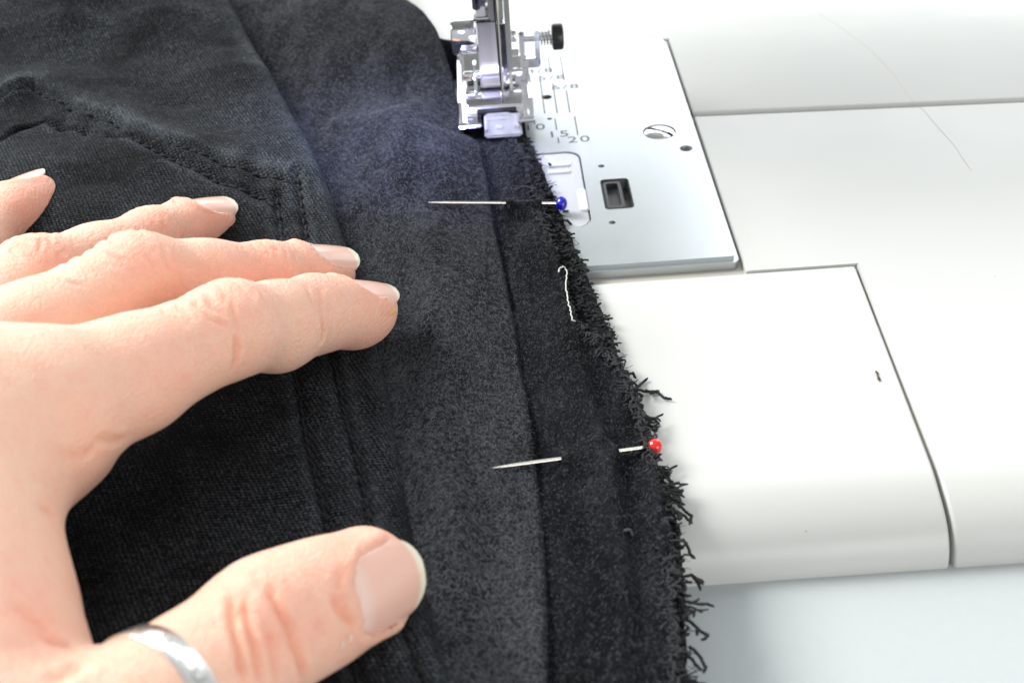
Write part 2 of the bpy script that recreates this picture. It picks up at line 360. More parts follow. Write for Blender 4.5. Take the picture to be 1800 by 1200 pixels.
# big slotted screw, domed
c = at(1159, 232)
prof = [(0, 0.45), (1.2, 0.42), (2.4, 0.30), (3.3, 0.08), (3.75, -0.25), (3.8, -1.5)]
V, F = [], []; n = 40
for i, (r, z) in enumerate(prof):
    for k in range(n): q = 2*math.pi*k/n; V.append((c[0]+r*math.cos(q), c[1]+r*math.sin(q), z))
F = [(i*n+k, i*n+(k+1) % n, (i+1)*n+(k+1) % n, (i+1)*n+k) for i in range(len(prof)-1) for k in range(n)]+[tuple((len(prof)-1)*n+k for k in range(n))[::-1]]
sc = part('screw', (V, F), 'chrome', pl, 40)
sl = box(-4.5, 4.5, -0.6, 0.6, -0.55, 2); a = rad(-38); ca, sa = math.cos(a), math.sin(a)
slm = mk('cutter', [(c[0]+x*ca-y*sa, c[1]+x*sa+y*ca, z) for x, y, z in sl[0]], sl[1], 'dark'); bpy.context.view_layer.update(); boolean(sc, [slm])
part('screw_slot', ([(c[0]+x*ca-y*sa, c[1]+x*sa+y*ca, z) for x, y, z in box(-3.6, 3.6, -0.58, 0.58, -0.7, -0.5)[0]], box(0, 1, 0, 1, 0, 1)[1]), 'dark', pl)
# bobbin cover (clear) over its cavity
part('bobbin_cavity', box(bobx[0]-1, bobx[1]+1, bobx[2]-1, bobx[3]+1, -9, -5.2), 'cavity', pl)
part('bobbin_case', cyl((1, 60, -5.2), (1, 60, -2.2), 11, 40, 0.6), 'cavity', pl)
bc = part('bobbin_cover', extrude_z(rrect(bobx[0]+0.25, bobx[1]-0.25, bobx[2]+0.25, bobx[3]-0.25, 3.3), -1.5, -0.25, 0.25), 'clear', pl)
for py in (291, 303):
    a = at(962, py, 0); b = at(1003, py, 0); part('ridge', box(a[0], b[0], a[1]-0.8, a[1]+0.8, -0.3, 0.15, 0.2), 'frost', bc)
a = at(1024, 351); part('finger_notch', extrude_z(rrect(a[0]-1.1, a[0]+1.1, a[1]-5, a[1]+5, 0.95), -0.3, 0.2, 0.2), 'frost', bc)
# black release button in its recess
x0, x1, y0, y1 = rel
part('recess_floor', box(x0-0.5, x1+0.5, y0-0.5, y1+0.5, -3.1, -2.6), 'dark', pl)
bt = part('release_button', extrude_z(rrect(x0+0.3, x0+(x1-x0)*0.72, y0+0.4, y1-0.4, 0.9), -2.6, -0.15, 0.25), 'darkgrey', pl)
cutb = mk('cutter', *extrude_z(rrect(x0+1.1, x0+(x1-x0)*0.72-0.8, y0+1.5, y1-1.6, 0.7), -1.5, 1), 'dark'); bpy.context.view_layer.update(); boolean(bt, [cutb])
part('recess_rim', ([(x, y, z) for x, y, z in tube([(*p, -0.02) for p in rrect(x0+0.05, x1-0.05, y0+0.05, y1-0.05, 0.9)+[rrect(x0+0.05, x1-0.05, y0+0.05, y1-0.05, 0.9)[0]]], 0.14, 6, False)[0]], tube([(*p, 0) for p in rrect(x0, x1, y0, y1, 0.9)+[(0, 0)]], 0.1, 6, False)[1]), 'dark', pl)
# printed guides
def guide(pa, pb):
    a = at(*pa); b = at(*pb); xm = (a[0]+b[0])/2; part('guide_line', box(xm-0.16, xm+0.16, b[1], a[1], 0.004, 0.022), 'ink', pl)
for pa, pb in (((943, 106), (945, 116)), ((949, 133), (957, 200)), ((963, 100), (968, 128)), ((971, 146), (980, 199)), ((985, 100), (992, 142)), ((995, 159), (1002, 198)),
               ((938, 211), (941, 219)), ((976, 209), (978, 229)), ((981, 242), (982, 252)), ((1010, 205), (1016, 238))): guide(pa, pb)
def text(s, px, py, h, sx=1.15):
    cu = bpy.data.curves.new('numeral', 'FONT'); cu.body = s; cu.size = h*1.38*MM; cu.align_x = 'CENTER'; cu.extrude = 0.01*MM; cu.space_character = 1.15; cu.resolution_u = 3
    tmp = bpy.data.objects.new('numeral', cu); SC.collection.objects.link(tmp); bpy.context.view_layer.update()
    me = bpy.data.meshes.new_from_object(tmp.evaluated_get(bpy.context.evaluated_depsgraph_get())); bpy.data.objects.remove(tmp)
    me.name = 'numeral'; me.materials.clear(); me.materials.append(MAT['ink'])
    o = bpy.data.objects.new('numeral', me); link(o, pl); p = at(px, py); o.location = Vector((p[0], p[1]-h/2, 0.013))*MM - wl(pl); o.scale = (sx, 1, 1); return o
for s, px, py in (('4/8', 948, 124.5), ('5/8', 969, 136.5), ('6/8', 993, 152.5), ('10', 939, 223.5), ('15', 981, 235.5), ('20', 1017, 244.5)): text(s, px, py, 2.9 if '/' in s else 3.3, 1.15 if '/' not in s else 1.3)

# presser foot, shank, needle
def rp(pts): return pts
foot = part('presser_foot', merge([
    extrude_x([(82, 4.9), (80.6, 5.9), (81.2, 6.4), (83.5, 5.2), (87, 4.7), (119, 4.7), (119, 3.2), (86, 3.2)], -9.0, -3.6, 0.25),
    extrude_x([(83, 4.9), (81.6, 5.9), (82.2, 6.4), (84.5, 5.2), (88, 4.7), (119, 4.7), (119, 3.2), (87, 3.2)], 5.4, 9.3, 0.25),
    box(-3.7, 5.5, 112.5, 119, 3.3, 4.65, 0.2),
    box(-9.0, 9.3, 118.2, 119.3, 4.0, 8.6, 0.45),
]), 'chrome', machine, 40)
part('side_flange', box(-9.1, -8.2, 92, 118.4, 4.2, 7.4, 0.35), 'chrome', foot)
part('side_flange', box(8.3, 9.3, 92, 118.4, 4.2, 7.4, 0.35), 'chrome', foot)
part('sole_bridge', merge([extrude_x([(90.5, 5.2), (92.5, 7.2), (97, 7.8), (100, 6.2), (106, 5.0), (106, 4.0), (90.5, 4.0)], -7.2, 6.8, 0.3)]), 'chrome', foot, 40)
part('ear', extrude_x([(97, 4.8), (98.5, 10), (102, 12.5), (106, 12), (110, 5)], -4.9, -4.1, 0.2), 'chrome', foot, 40)
part('ear', extrude_x([(97, 4.8), (98.5, 10), (102, 12.5), (106, 12), (110, 5)], 3.9, 4.7, 0.2), 'chrome', foot, 40)
part('hinge_pin', cyl((-7.4, 102, 9.6), (7.2, 102, 9.6), 1.15, 20, 0.2), 'chrome', foot)
part('spring_clip', extrude_x([(104, 8.5), (111, 12), (117, 8), (117, 7.2), (111, 11), (104, 7.5)], -7.2, 6.9, 0.15), 'chrome', foot)
part('needle_slot', extrude_x([(88.9, 4.9), (88.9, 5.6), (90.4, 6.0), (90.4, 4.9)], -4.6, 5.0, 0.1), 'dark', foot)
part('clear_insert', merge([extrude_x([(79.6, 3.2), (79.0, 3.9), (80.2, 4.5), (83.4, 4.5), (84.2, 5.0), (88.6, 5.3), (88.6, 3.1), (82, 2.9)], -3.0, 6.0, 0.45), box(-2.4, 3.4, 85.2, 85.9, 4.9, 5.7, 0.25), box(-2.4, 3.4, 87.2, 87.9, 5.0, 5.9, 0.25),
    cyl((0.6, 82.3, 4.3), (0.6, 82.3, 5.0), 1.0, 16, 0.2), box(-2.9, -2.2, 80, 88, 4.3, 5.6, 0.3), box(4.2, 5.2, 81, 88, 4.3, 5.5, 0.3)]), 'insert', foot)
sh = part('foot_shank', extrude_x([(99, 25), (99, 14.5), (98.2, 12.6), (96.4, 11.6), (96, 9.6), (97.5, 8), (101, 8), (103, 12), (105, 15), (107, 25)], -3.2, 3.0, 0.5), 'satin', machine, 40)
part('shank_cap', box(-3.8, 3.4, 98, 108.5, 24.6, 26.2, 0.5), 'chrome', sh)
part('shank_rib', box(2.2, 3.6, 97.8, 107, 9, 24.6, 0.4), 'chrome', sh)
part('side_plate', extrude_z([(3.7, 100), (5.0, 100), (5.2, 112), (3.7, 112)], 10.5, 60, 0), 'grey', machine)
part('side_plate', merge([extrude_x([(108.5, 4), (108.5, 11), (111.5, 11), (111.5, 4)], 3.9, 9.2, 0.4)]), 'chrome', machine)
part('presser_bar', cyl((-1.1, 104.5, 26.2), (-1.1, 104.5, 70), 2.9, 32), 'chrome', machine)
part('needle_clamp', merge([box(-0.2, 3.4, 93.2, 98.6, 26.8, 60, 0.5)]), 'grey', machine)
part('needle', tube([(1.9, 92.4, 62), (1.9, 92.4, 30.2), (1.92, 92.4, 29), (1.92, 92.4, 9), (1.92, 92.4, 4.4), (1.92, 92.4, 2)], [0.50, 0.50, 0.36, 0.34, 0.28, 0.05], 14), 'pinsteel', machine)
part('upper_thread', tube([(1.0, 91.9, 62), (1.35, 91.7, 30), (1.6, 91.8, 14), (1.9, 91.9, 6.2), (1.95, 91.7, 3)], 0.17, 6), 'thread', machine)
ts = part('clamp_screw', cyl((-9.6, 103, 19.6), (-3.4, 103, 19.6), 4.3, 48, 0.5), 'chrome', machine)
part('screw_slot', box(-9.75, -9.4, 99.5, 106.5, 19.2, 20.0), 'dark', ts)
br = part('lever_bracket', merge([box(7.0, 8.4, 107.2, 109.4, 4.5, 18.3, 0.5), box(10.9, 12.2, 107.2, 109.4, 8.4, 18.3, 0.5), box(7.6, 12.2, 107.3, 109.3, 8.0, 10.6, 0.4)]), 'chrome', machine)
part('side_stud', merge([cyl((5.2, 106, 17.6), (6.4, 106, 17.6), 1.5, 20, 0.2)]), 'chrome', machine)
part('bracket_rod', cyl((8.0, 108.3, 15.6), (15.6, 108.3, 15.6), 0.75, 16), 'chrome', br)
a = np.linspace(0, 2*math.pi*4, 90); part('spring', tube(np.stack([12.2+a/a[-1]*3.0, 108.3+1.7*np.cos(a), 15.6+1.9*np.sin(a)], 1), 0.17, 6), 'chrome', br)
part('black_knob', cyl((15.3, 108.3, 15.6), (18.2, 108.3, 15.6), 3.3, 36, 0.55), 'dark', br)

# ================================================================== THE GARMENT
def ycurve(pts):
    """pixel points with heights -> x as a smooth function of y"""
    W = np.array([at(px, py, z) for px, py, z in pts]); W = W[np.argsort(W[:, 1])]
    yy = np.arange(W[0, 1]-60, W[-1, 1]+80, 0.5); xx = np.interp(yy, W[:, 1], W[:, 0])
    s0 = (W[1, 0]-W[0, 0])/(W[1, 1]-W[0, 1]); s1 = (W[-1, 0]-W[-2, 0])/(W[-1, 1]-W[-2, 1])
    lo = yy < W[0, 1]; hi = yy > W[-1, 1]; xx[lo] = W[0, 0]+s0*(yy[lo]-W[0, 1]); xx[hi] = W[-1, 0]+s1*(yy[hi]-W[-1, 1])
    k = np.hanning(11); k /= k.sum(); xx = np.convolve(np.pad(xx, 5, 'edge'), k, 'valid')
    return lambda y: np.interp(y, yy, xx)
XS = ycurve([(690, -40, 13), (715, 0, 13), (745, 22, 13), (768, 52, 12), (786, 92, 11), (797, 130, 9), (806, 180, 6), (816, 232, 4.4), (843, 250, 4), (858, 320, 4), (870, 400, 4), (888, 485, 4), (905, 570, 4), (925, 690, 4), (940, 800, 4), (955, 930, 4), (961, 1050, 4), (963, 1200, 4)])
XE1 = ycurve([(905, 246, 2.4), (925, 280, 2.4), (944, 330, 2.4), (958, 395, 2.4), (972, 450, 2.4), (988, 500, 2.4), (1008, 560, 2.4), (1055, 605, 2.4), (1098, 660, 2.4), (1122, 720, 2.4), (1140, 780, 2.4), (1160, 860, 2.4), (1172, 950, 2.4), (1180, 1040, 2.4), (1186, 1200, 2.4)])
XE2 = ycurve([(930, 246, 1), (955, 300, 1), (975, 345, 1), (995, 395, 1), (1015, 440, 1), (1040, 500, 1), (1065, 560, 1), (1090, 625, 1), (1112, 680, 1), (1135, 740, 1), (1152, 800, 1), (1178, 860, 1), (1195, 930, 1), (1203, 1000, 1), (1208, 1100, 1), (1212, 1200, 1)])
XD = ycurve([(372, -20, 15), (385, 0, 15), (440, 75, 15), (500, 170, 14), (545, 258, 13), (580, 340, 12), (605, 420, 11), (640, 520, 10), (668, 620, 9), (688, 720, 9), (708, 850, 9), (738, 1000, 9), (785, 1160, 9), (800, 1210, 9)])

def line_px(pts, z=11.0): return np.array([at(x, y, z)[:2] for x, y in pts])
STITCH_PX = [
    ([(-30, 222), (0, 207), (30, 192), (65, 184), (110, 200), (200, 235), (300, 288), (400, 318), (470, 332), (528, 344)], 11.5),
    ([(-30, 300), (0, 272), (35, 245), (80, 233), (150, 250), (250, 290), (350, 330), (420, 355), (470, 368), (493, 385)], 11.5),
    ([(493, 385), (498, 430), (505, 520), (518, 650), (535, 760), (560, 860), (574, 930), (598, 1050), (612, 1130), (632, 1210)], 9),
    ([(528, 344), (540, 420), (556, 520), (588, 640), (605, 720), (630, 820), (654, 930), (690, 1050), (720, 1130), (752, 1210)], 9)]
STITCH = [line_px(p, z) for p, z in STITCH_PX]

def zS(y): return 3.6+0.4*np.sin(y*0.11)+9.5*sstep(86, 150, y)
def h_panel(x, y):
    s = np.maximum(XS(y)-x, 0)
    z = zS(y) + 4.2*np.sqrt(sstep(0, 20, s))*(1-sstep(70, 110, y)*0.4) + 2.2*sstep(70, 150, y)*sstep(4, 30, s)
    z = z + 5.0*fbm(x*0.045+3, y*0.024, 4)*sstep(2, 12, s) + 0.3*fbm(x*0.3, y*0.12+5, 3)
    z = z + 1.5*np.exp(-((x+9+0.18*(y-100))/5.0)**2)*sstep(70, 110, y)                 # ridge running back beside the foot
    z = z - 1.3*np.exp(-((s-9-0.05*(y+40))/3.2)**2)*sstep(10, -40, y)                  # valleys in front
    z = z + 0.9*np.exp(-((s-15.5)/2.6)**2)*sstep(5, -30, y) - 0.7*np.exp(-((s-4)/1.8)**2)*sstep(-10, -50, y)
    return z
def h_denim(x, y):
    s = np.maximum(XD(y)-x, 0)
    step = 5.6*sstep(-30, 25, y)+1.5
    edge = h_panel(XD(y), y)+step
    z = edge*1.0 + sstep(0, 45, s)*(1.5+2.5*sstep(60, 160, y)) + 8.5*fbm(x*0.02+9, y*0.02+2, 3)*sstep(0, 30, s) + 1.6*fbm(x*0.06, y*0.06, 3)
    z = z + 3.0*sstep(130, 230, y)
    z = z + 2.0*np.exp(-(pdist(x, y, line_px([(150, -60), (300, 40), (420, 150)], 14))/9.0)**2)
    z = z + 1.7*np.exp(-(pdist(x, y, STITCH[0]+np.array([1.5, 5.0]))/4.5)**2)*sstep(30, 50, y)
    for k, L in enumerate(STITCH):
        d = pdist(x, y, L); z = z - (1.3 if k < 2 else 1.3)*np.exp(-(d/0.9)**2)+0.35*np.exp(-((d-2.0)/0.9)**2)
    # puckers inside the stitched band
    d0 = pdist(x, y, STITCH[0]); d1 = pdist(x, y, STITCH[1]); w1 = np.exp(-((d0+d1)/13.0)**4)
    z = z + w1*0.7*np.sin(x*0.62+2.2*np.sin(x*0.13))
    d2 = pdist(x, y, STITCH[2]); d3 = pdist(x, y, STITCH[3]); w2 = np.exp(-((d2+d3)/9.0)**4)
    z = z + w2*(0.7*np.sin(y*0.6+1.8*np.sin(y*0.21))+0.5)
    # the hand leans on it
    k = sstep(75, 20, y); return z*(1-k)+k*(9.2+0.45*(z-9.2))
PINS = []                                     # straight shafts; the cloth bulges over the buried stretch
def h_allow(x, y):
    s = x-XS(y); W = XE1(y)-XS(y); u = s/np.maximum(W, 1)
    lo_ = sstep(40, -10, y); dc = pdist(x, y, line_px([(1010, 560), (1030, 650), (1060, 750), (1092, 850), (1104, 940), (1108, 1060), (1112, 1210)], 2.3))
    xc = np.interp(y, np.array([-88, -68, -50, -38, -22, -5, 8.]), np.array([13.6, 14.6, 15.0, 14.7, 13.4, 12.2, 11.5]))
    z = 2.3+0.9*lo_-1.4*lo_*sstep(-0.5, 2.5, x-xc)+0.25*np.sin(y*0.09) - 0.55*np.exp(-((u-0.02)/0.06)**2)
    z = z - 1.1*np.exp(-(pdist(x, y, line_px([(1010, 560), (1030, 650), (1060, 750), (1092, 850), (1104, 940), (1108, 1060), (1112, 1210)], 2.3))/1.5)**2)*(0.55+1.2*fbm(y*0.05, y*0+4, 2))
    z = z + 1.3*np.exp(-(pdist(x, y, line_px([(1000, 560), (1018, 650), (1048, 750), (1078, 850), (1090, 940), (1088, 1060), (1088, 1210)], 2.3))/1.8)**2)
    z = z - 0.9*np.exp(-(pdist(x, y, line_px([(1012, 860), (1022, 960), (1030, 1060), (1040, 1210)], 2.3))/2.0)**2)
    z = z - 0.7*np.exp(-(pdist(x, y, line_px([(905, 252), (925, 310), (945, 372), (962, 440), (985, 520)], 2.3))/0.7)**2)*1.0
    for px, py, a, r in ((885, 370, -0.7, 1.3), (890, 433, -0.6, 1.2), (905, 365, 0.5, 1.6), (1065, 778, 0.35, 2.2), (1015, 800, 0.4, 2.5), (960, 385, 0.9, 2.0), (935, 350, 0.5, 2.2)):
        c = at(px, py, 2.3); z = z + a*np.exp(-(((x-c[0])/r)**2+((y-c[1])/(r*1.5))**2))
    z = z + 1.2*fbm(x*0.16, y*0.06+8, 4) + 0.3*fbm(x*0.7, y*0.5, 3) + 2.0*sstep(84, 100, y)*0.0
    z = z + (1.1+1.4*fbm(y*0.13, y*0.0+3, 3))*np.exp(-((W-s-0.5)/1.3)**2)*sstep(-104, -60, y)*sstep(84, 70, y)
    z = np.where(y > 82, np.minimum(z, 2.4), z)
    z = np.maximum(z, 0.9)
    for A_, B_, f0, f1 in PINS:
        ab = B_-A_; t = np.clip(((x-A_[0])*ab[0]+(y-A_[1])*ab[1])/(ab[0]**2+ab[1]**2), 0, 1); d = np.hypot(x-A_[0]-t*ab[0], y-A_[1]-t*ab[1]); zp = A_[2]+t*ab[2]
        over = sstep(f0-0.01, f0+0.03, t)*(1-sstep(f1-0.03, f1+0.01, t)); q = np.exp(-(d/2.6)**2)
        z = z*(1-q*over)+(zp+0.38)*q*over; q = np.exp(-(d/1.0)**2)*(1-over); z = np.where(d < 3, z*(1-q)+np.minimum(z, zp-0.45)*q, z)
        z = z+0.55*np.exp(-(d/2.0)**2)*(np.exp(-((t-f0-0.045)/0.03)**2)+np.exp(-((t-f1+0.045)/0.03)**2))+0.35*np.exp(-((d-3.0)/1.0)**2)*np.exp(-((t-(f0+f1)/2)/((f1-f0)*0.6))**2)
    return z
def garment_strip(name, ys, xs_of, hf, fold_r, side, mat, parent, jag=0.0, fold=True, thick=0.7):
    """rows at ys; xs_of(y) -> array of x; the last column is the edge, which rolls under with radius fold_r"""
    V = []; rows = []; UVs = []
    fa = np.linspace(0, math.pi*0.95, 9)[1:] if fold else []
    for y in ys:
        xs = xs_of(y); z = hf(xs, np.full_like(xs, y)); r = fold_r
        row = [(x, y, q) for x, q in zip(xs, z)]; uv = [(x, y) for x in xs]
        xe, ze = xs[-1], z[-1]
        for q in fa: row.append((xe+side*r*math.sin(q), y, ze-r+r*math.cos(q))); uv.append((xe+side*r*q, y))
        if not fold: row.append((xe, y, ze-thick)); uv.append((xe, y))
        row.append((xe-side*6*r*0.5 if fold else xe-side*2, y, row[-1][2]-(0.2 if fold else 0))); uv.append((xe-1, y))
        V += row; UVs += uv; n = len(row)
    m = len(ys); F = [(i*n+k, i*n+k+1, (i+1)*n+k+1, (i+1)*n+k) for i in range(m-1) for k in range(n-1)]
    if side < 0: F = [f[::-1] for f in F]
    o = mk(name, V, F, mat, parent)
    uvl = o.data.uv_layers.new(name='UVMap'); li = np.zeros(len(o.data.loops), int); o.data.loops.foreach_get('vertex_index', li)
    uvl.data.foreach_set('uv', np.array(UVs)[li].astype(np.float32).ravel())
    return o
for pt, pe, px_, ph, zt in (((752, 356), (884, 357), (960, 357), (987, 357.5), 8.2), ((866, 822), (981, 805.5), (1094, 791), (1151, 784), 7.6)):
    T_ = at(*pt, float(h_panel(np.array([at(*pt, zt)[0]]), np.array([at(*pt, zt)[1]]))[0])+0.7); H_ = at(*ph, 2.5); z_ = lambda f: None
    def frac(p):                                  # where along the shaft the photo pixel lies
        k = np.linspace(0, 1, 400); W_ = T_+(H_-T_)*k[:, None]-CAM; u = 900+FPX*(W_@RT)/(W_@FW); return float(np.interp(p[0], u, k))
    PINS.append((T_, H_, frac(pe), frac(px_)))
trousers = thing('black_trousers', (-40, 20, 0), 'black trousers with a frayed open seam lying pinned under the presser foot', 'trousers')
ys = np.arange(-104, 235, 0.55)
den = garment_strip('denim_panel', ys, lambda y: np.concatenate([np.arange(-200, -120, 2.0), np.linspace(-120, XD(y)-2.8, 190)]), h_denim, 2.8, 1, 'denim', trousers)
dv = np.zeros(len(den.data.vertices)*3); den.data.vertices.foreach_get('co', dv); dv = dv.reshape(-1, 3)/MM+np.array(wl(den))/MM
dx_, dy_ = dv[:, 0], dv[:, 1]; worn_highlight = 0.9*np.exp(-((pdist(dx_, dy_, STITCH[0]+np.array([0.6, 3.0])))/2.6)**2)*sstep(40, 50, dy_)  # paler bands: ridge highlights painted into the denim colour, with some abrasion
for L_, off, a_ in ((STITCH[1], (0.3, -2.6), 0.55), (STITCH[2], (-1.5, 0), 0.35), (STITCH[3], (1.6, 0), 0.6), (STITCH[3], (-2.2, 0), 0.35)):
    worn_highlight = np.maximum(worn_highlight, a_*np.exp(-(pdist(dx_, dy_, L_+np.array(off))/1.2)**2))
worn_highlight = np.maximum(worn_highlight, 0.75*np.exp(-((XD(dy_)-dx_-1.2)/3.2)**2)*sstep(-30, 20, dy_))
worn_highlight *= np.clip(0.75+1.1*fbm(dx_*0.22, dy_*0.22, 3), 0.15, 1.3)
den.data.attributes.new('worn_highlight', 'FLOAT', 'POINT').data.foreach_set('value', worn_highlight.astype(np.float32))
jp = garment_strip('jersey_panel', np.arange(-104, 200, 0.5), lambda y: np.linspace(XD(y)-8, XS(y)-0.9, 120), h_panel, 0.9, 1, 'jersey', trousers)
jag = lambda y: 0.5*fbm(np.array(y*0.55), np.array(3.3), 3)+0.25*fbm(np.array(y*2.2), np.array(9.3), 2)
up = garment_strip('upper_seam_allowance', np.arange(-104, 96, 0.4), lambda y: np.linspace(XS(y)-3.0 if y < 84 else -7.0, XE1(y)+float(jag(y)) if y < 84 else min(XE1(84.), 6.5), 64), h_allow, 0.5, 1, 'allow', trousers, fold=False, thick=0.8)
lowh = lambda x, y: np.clip(0.95+0.45*fbm(x*0.5, y*0.4+2, 4)+0.25*fbm(x*2.0, y*1.6, 3), 0.35, 1.6)
lw = garment_strip('lower_seam_allowance', np.arange(-104, 96, 0.4), lambda y: np.linspace(XS(y)-2.0, XE2(y)-0.2+0.8*float(jag(y+77)) if y < 84 else 7.0, 40), lowh, 0.4, 1, 'allow', trousers, fold=False, thick=0.5)
# sewn cloth bunched behind the foot
V, F = [], []; NY, NX = 40, 40
for i in range(NY):
    for k in range(NX):
        u, v = i/(NY-1), k/(NX-1); x = -14+15*v; y = 119.5+16*u
        V.append((x, y, float(1.0+8.0*math.sin(math.pi*min(max(u, 0), 1))**0.6*(1-0.55*v)+0.6*fbm(np.array(x*0.3), np.array(y*0.3), 3))))
part('bunched_cloth', (V, [(i*NX+k, i*NX+k+1, (i+1)*NX+k+1, (i+1)*NX+k) for i in range(NY-1) for k in range(NX-1)]), 'allow', trousers, 180)

# stitches: one shared capsule mesh
sv, sf = tube([(-1.15, 0, -0.25), (-0.95, 0, 0.02), (-0.4, 0, 0.14), (0.4, 0, 0.14), (0.95, 0, 0.02), (1.15, 0, -0.25)], [0.12, 0.24, 0.30, 0.30, 0.24, 0.12], 7)
sme = None
for L in STITCH:
    P = []; 
    seg = np.hypot(*np.diff(L, axis=0).T); cum = np.concatenate([[0], np.cumsum(seg)])
    for s in np.arange(0.5, cum[-1], 2.75): P.append((np.interp(s, cum, L[:, 0]), np.interp(s, cum, L[:, 1]), np.interp(s+0.5, cum, L[:, 0])-np.interp(s-0.5, cum, L[:, 0]), np.interp(s+0.5, cum, L[:, 1])-np.interp(s-0.5, cum, L[:, 1])))
    for x, y, dx, dy in P:
        if not (-150 < x < 0): continue
        if sme is None: o = mk('stitch', sv, sf, 'thread', den, origin=(0, 0, 0)); sme = o.data
        else: o = bpy.data.objects.new('stitch', sme); link(o, den)
        x += random.gauss(0, 0.08); y += random.gauss(0, 0.08); z = float(h_denim(np.array([x]), np.array([y]))[0])
        o.location = Vector((x, y, z+0.12))*MM-wl(den); o.rotation_euler = (0, 0, math.atan2(dy, dx)+random.gauss(0, 0.09)+0.12)

# loose yarn along the raw edge, and short pile on the brushed jersey
def yarn(p, d, n, step, curl, r, zmin=0.35):
    P = [np.array(p, float)]; a = math.atan2(d[1], d[0]); zz = 0
    for k in range(n):
        a += random.gauss(0, curl); zz = 0.7*zz+random.gauss(0, 0.12)
        q = P[-1]+np.array([math.cos(a)*step, math.sin(a)*step, zz*step]); q[2] = max(q[2], zmin-0.0); P.append(q)
    return tube(P, [r]*(n)+[r*0.5], 5)
T = []; R_ = []
for y in np.arange(-100, 83, 0.17):
    e1, e2 = float(XE1(y)), float(XE2(y)); big = y < -25
    if e2-e1 > 0 and random.random() < 0.9:          # knitted loops of the ravelled layer
        x = random.uniform(e1-0.5, e2-0.15)
        T.append(yarn((x, y, random.uniform(0.7, 1.5)), (random.gauss(0.0, 1), random.gauss(-0.6, 1)), random.randint(4, 8), 0.30, 1.1, random.uniform(0.14, 0.27)))
    if random.random() < 0.5:
        T.append(yarn((e1+random.uniform(-0.5, 0.2), y, 2.5), (random.gauss(0.3, .6), random.gauss(-0.9, .5)), random.randint(3, 6), 0.28, 0.8, random.uniform(0.13, 0.26), 1.4))
    if random.random() < 0.55:                        # ravelled ridge of the upper layer, in a paler yarn
        R_.append(yarn((e1+random.gauss(-0.3, 0.35), y, 2.9), (random.gauss(0.1, .5), random.gauss(-1, .4)), random.randint(4, 9), 0.30, 0.6, random.uniform(0.10, 0.22), 2.2))
    clump = max(0.0, float(fbm(np.array(y*0.30), np.array(5.0), 2))+0.10)
    if random.random() < (0.50 if big else 0.20)*clump*1.6:
        a0 = random.gauss(-0.75, 0.28); n_ = random.randint(5, 13) if big else random.randint(3, 6)
        for q in range(random.randint(1, 4 if big else 2)):
            T.append(yarn((e2-0.7+random.gauss(0, .15), y+random.gauss(0, 0.25), 0.9), (math.cos(a0+random.gauss(0, .15)), math.sin(a0+random.gauss(0, .15))), n_-q, 0.36, 0.30, random.uniform(0.13, 0.24), -0.6))
    if random.random() < 0.10:                        # finest hairs
        T.append(yarn((e2-0.3, y, 0.7), (random.gauss(0.8, 0.4), random.gauss(-0.3, 0.6)), random.randint(3, 7), 0.4, 0.4, 0.045, -0.6))
for px, py in ((880, 362), (892, 370), (905, 366), (884, 433), (897, 428), (868, 344), (985, 690), (1062, 752), (1028, 855), (1038, 905), (1036, 952), (1040, 1120), (1095, 915), (1092, 1052), (1106, 780), (1000, 800)):
    c_ = at(px, py, 2.6); zz = float(h_allow(np.array([c_[0]]), np.array([c_[1]]))[0])
    for q in range(5 if py < 450 else 3): T.append(yarn((c_[0]+random.gauss(0, .25), c_[1]+random.gauss(0, .25), zz+0.1), (random.gauss(0, 1), random.gauss(0, 1)), random.randint(4, 7 if py < 450 else 5), 0.25, 0.9, 0.13, zz))
# the longer tufts that can be picked out in front of the white bed
for px, py, pts in ((1118, 682, [(1130, 672), (1138, 664)]), (1120, 684, [(1135, 688), (1150, 688), (1158, 690), (1166, 698), (1180, 702)]), (1135, 686, [(1146, 691), (1152, 688), (1159, 687)]), (1118, 690, [(1128, 694), (1127, 698)]),
                    (1130, 727, [(1142, 734), (1150, 736), (1160, 746)]), (1112, 655, [(1118, 665)]), (1165, 820, [(1178, 846), (1186, 858), (1200, 870)]), (1176, 850, [(1190, 862), (1202, 873)]), (1185, 875, [(1196, 890), (1203, 897), (1216, 907), (1212, 922)]),
                    (1190, 900, [(1202, 905), (1216, 920)]), (1192, 948, [(1203, 950), (1210, 962), (1214, 975), (1222, 981)]), (1205, 1012, [(1216, 1010), (1228, 1018), (1238, 1022)]), (1216, 1010, [(1226, 1022), (1232, 1038)]), (1224, 1018, [(1236, 1026)]),
                    (1205, 1085, [(1222, 1100), (1230, 1108), (1245, 1116), (1234, 1126)]), (1226, 1104, [(1226, 1116)]), (1212, 1136, [(1224, 1146), (1234, 1158), (1240, 1172), (1236, 1182)]), (1208, 1150, [(1222, 1165), (1232, 1178)]), (990, 372, [(1000, 371), (1010, 375)]), (996, 386, [(1006, 397), (1015, 410)]), (965, 288, [(971, 291)])):
    P = [at(px, py, 0.9)]+[at(a, b, -0.6) for a, b in pts]; P = np.array(P); tt = np.linspace(0, len(P)-1, 4*len(P)); Q = np.stack([np.interp(tt, range(len(P)), P[:, i]) for i in range(3)], 1)
    Q[:, :2] += rng.normal(0, 0.05, (len(Q), 2)); T.append(tube(Q, [0.27]*(len(Q)-2)+[0.2, 0.1], 6)); T.append(tube(Q+rng.normal(0, 0.08, (len(Q), 3)), 0.16, 5))
fr = part('frayed_yarn', merge(T), 'fray', trousers, 180); fr['kind'] = 'stuff'
fr = part('ravelled_edge', merge(R_), 'rav', trousers, 180); fr['kind'] = 'stuff'
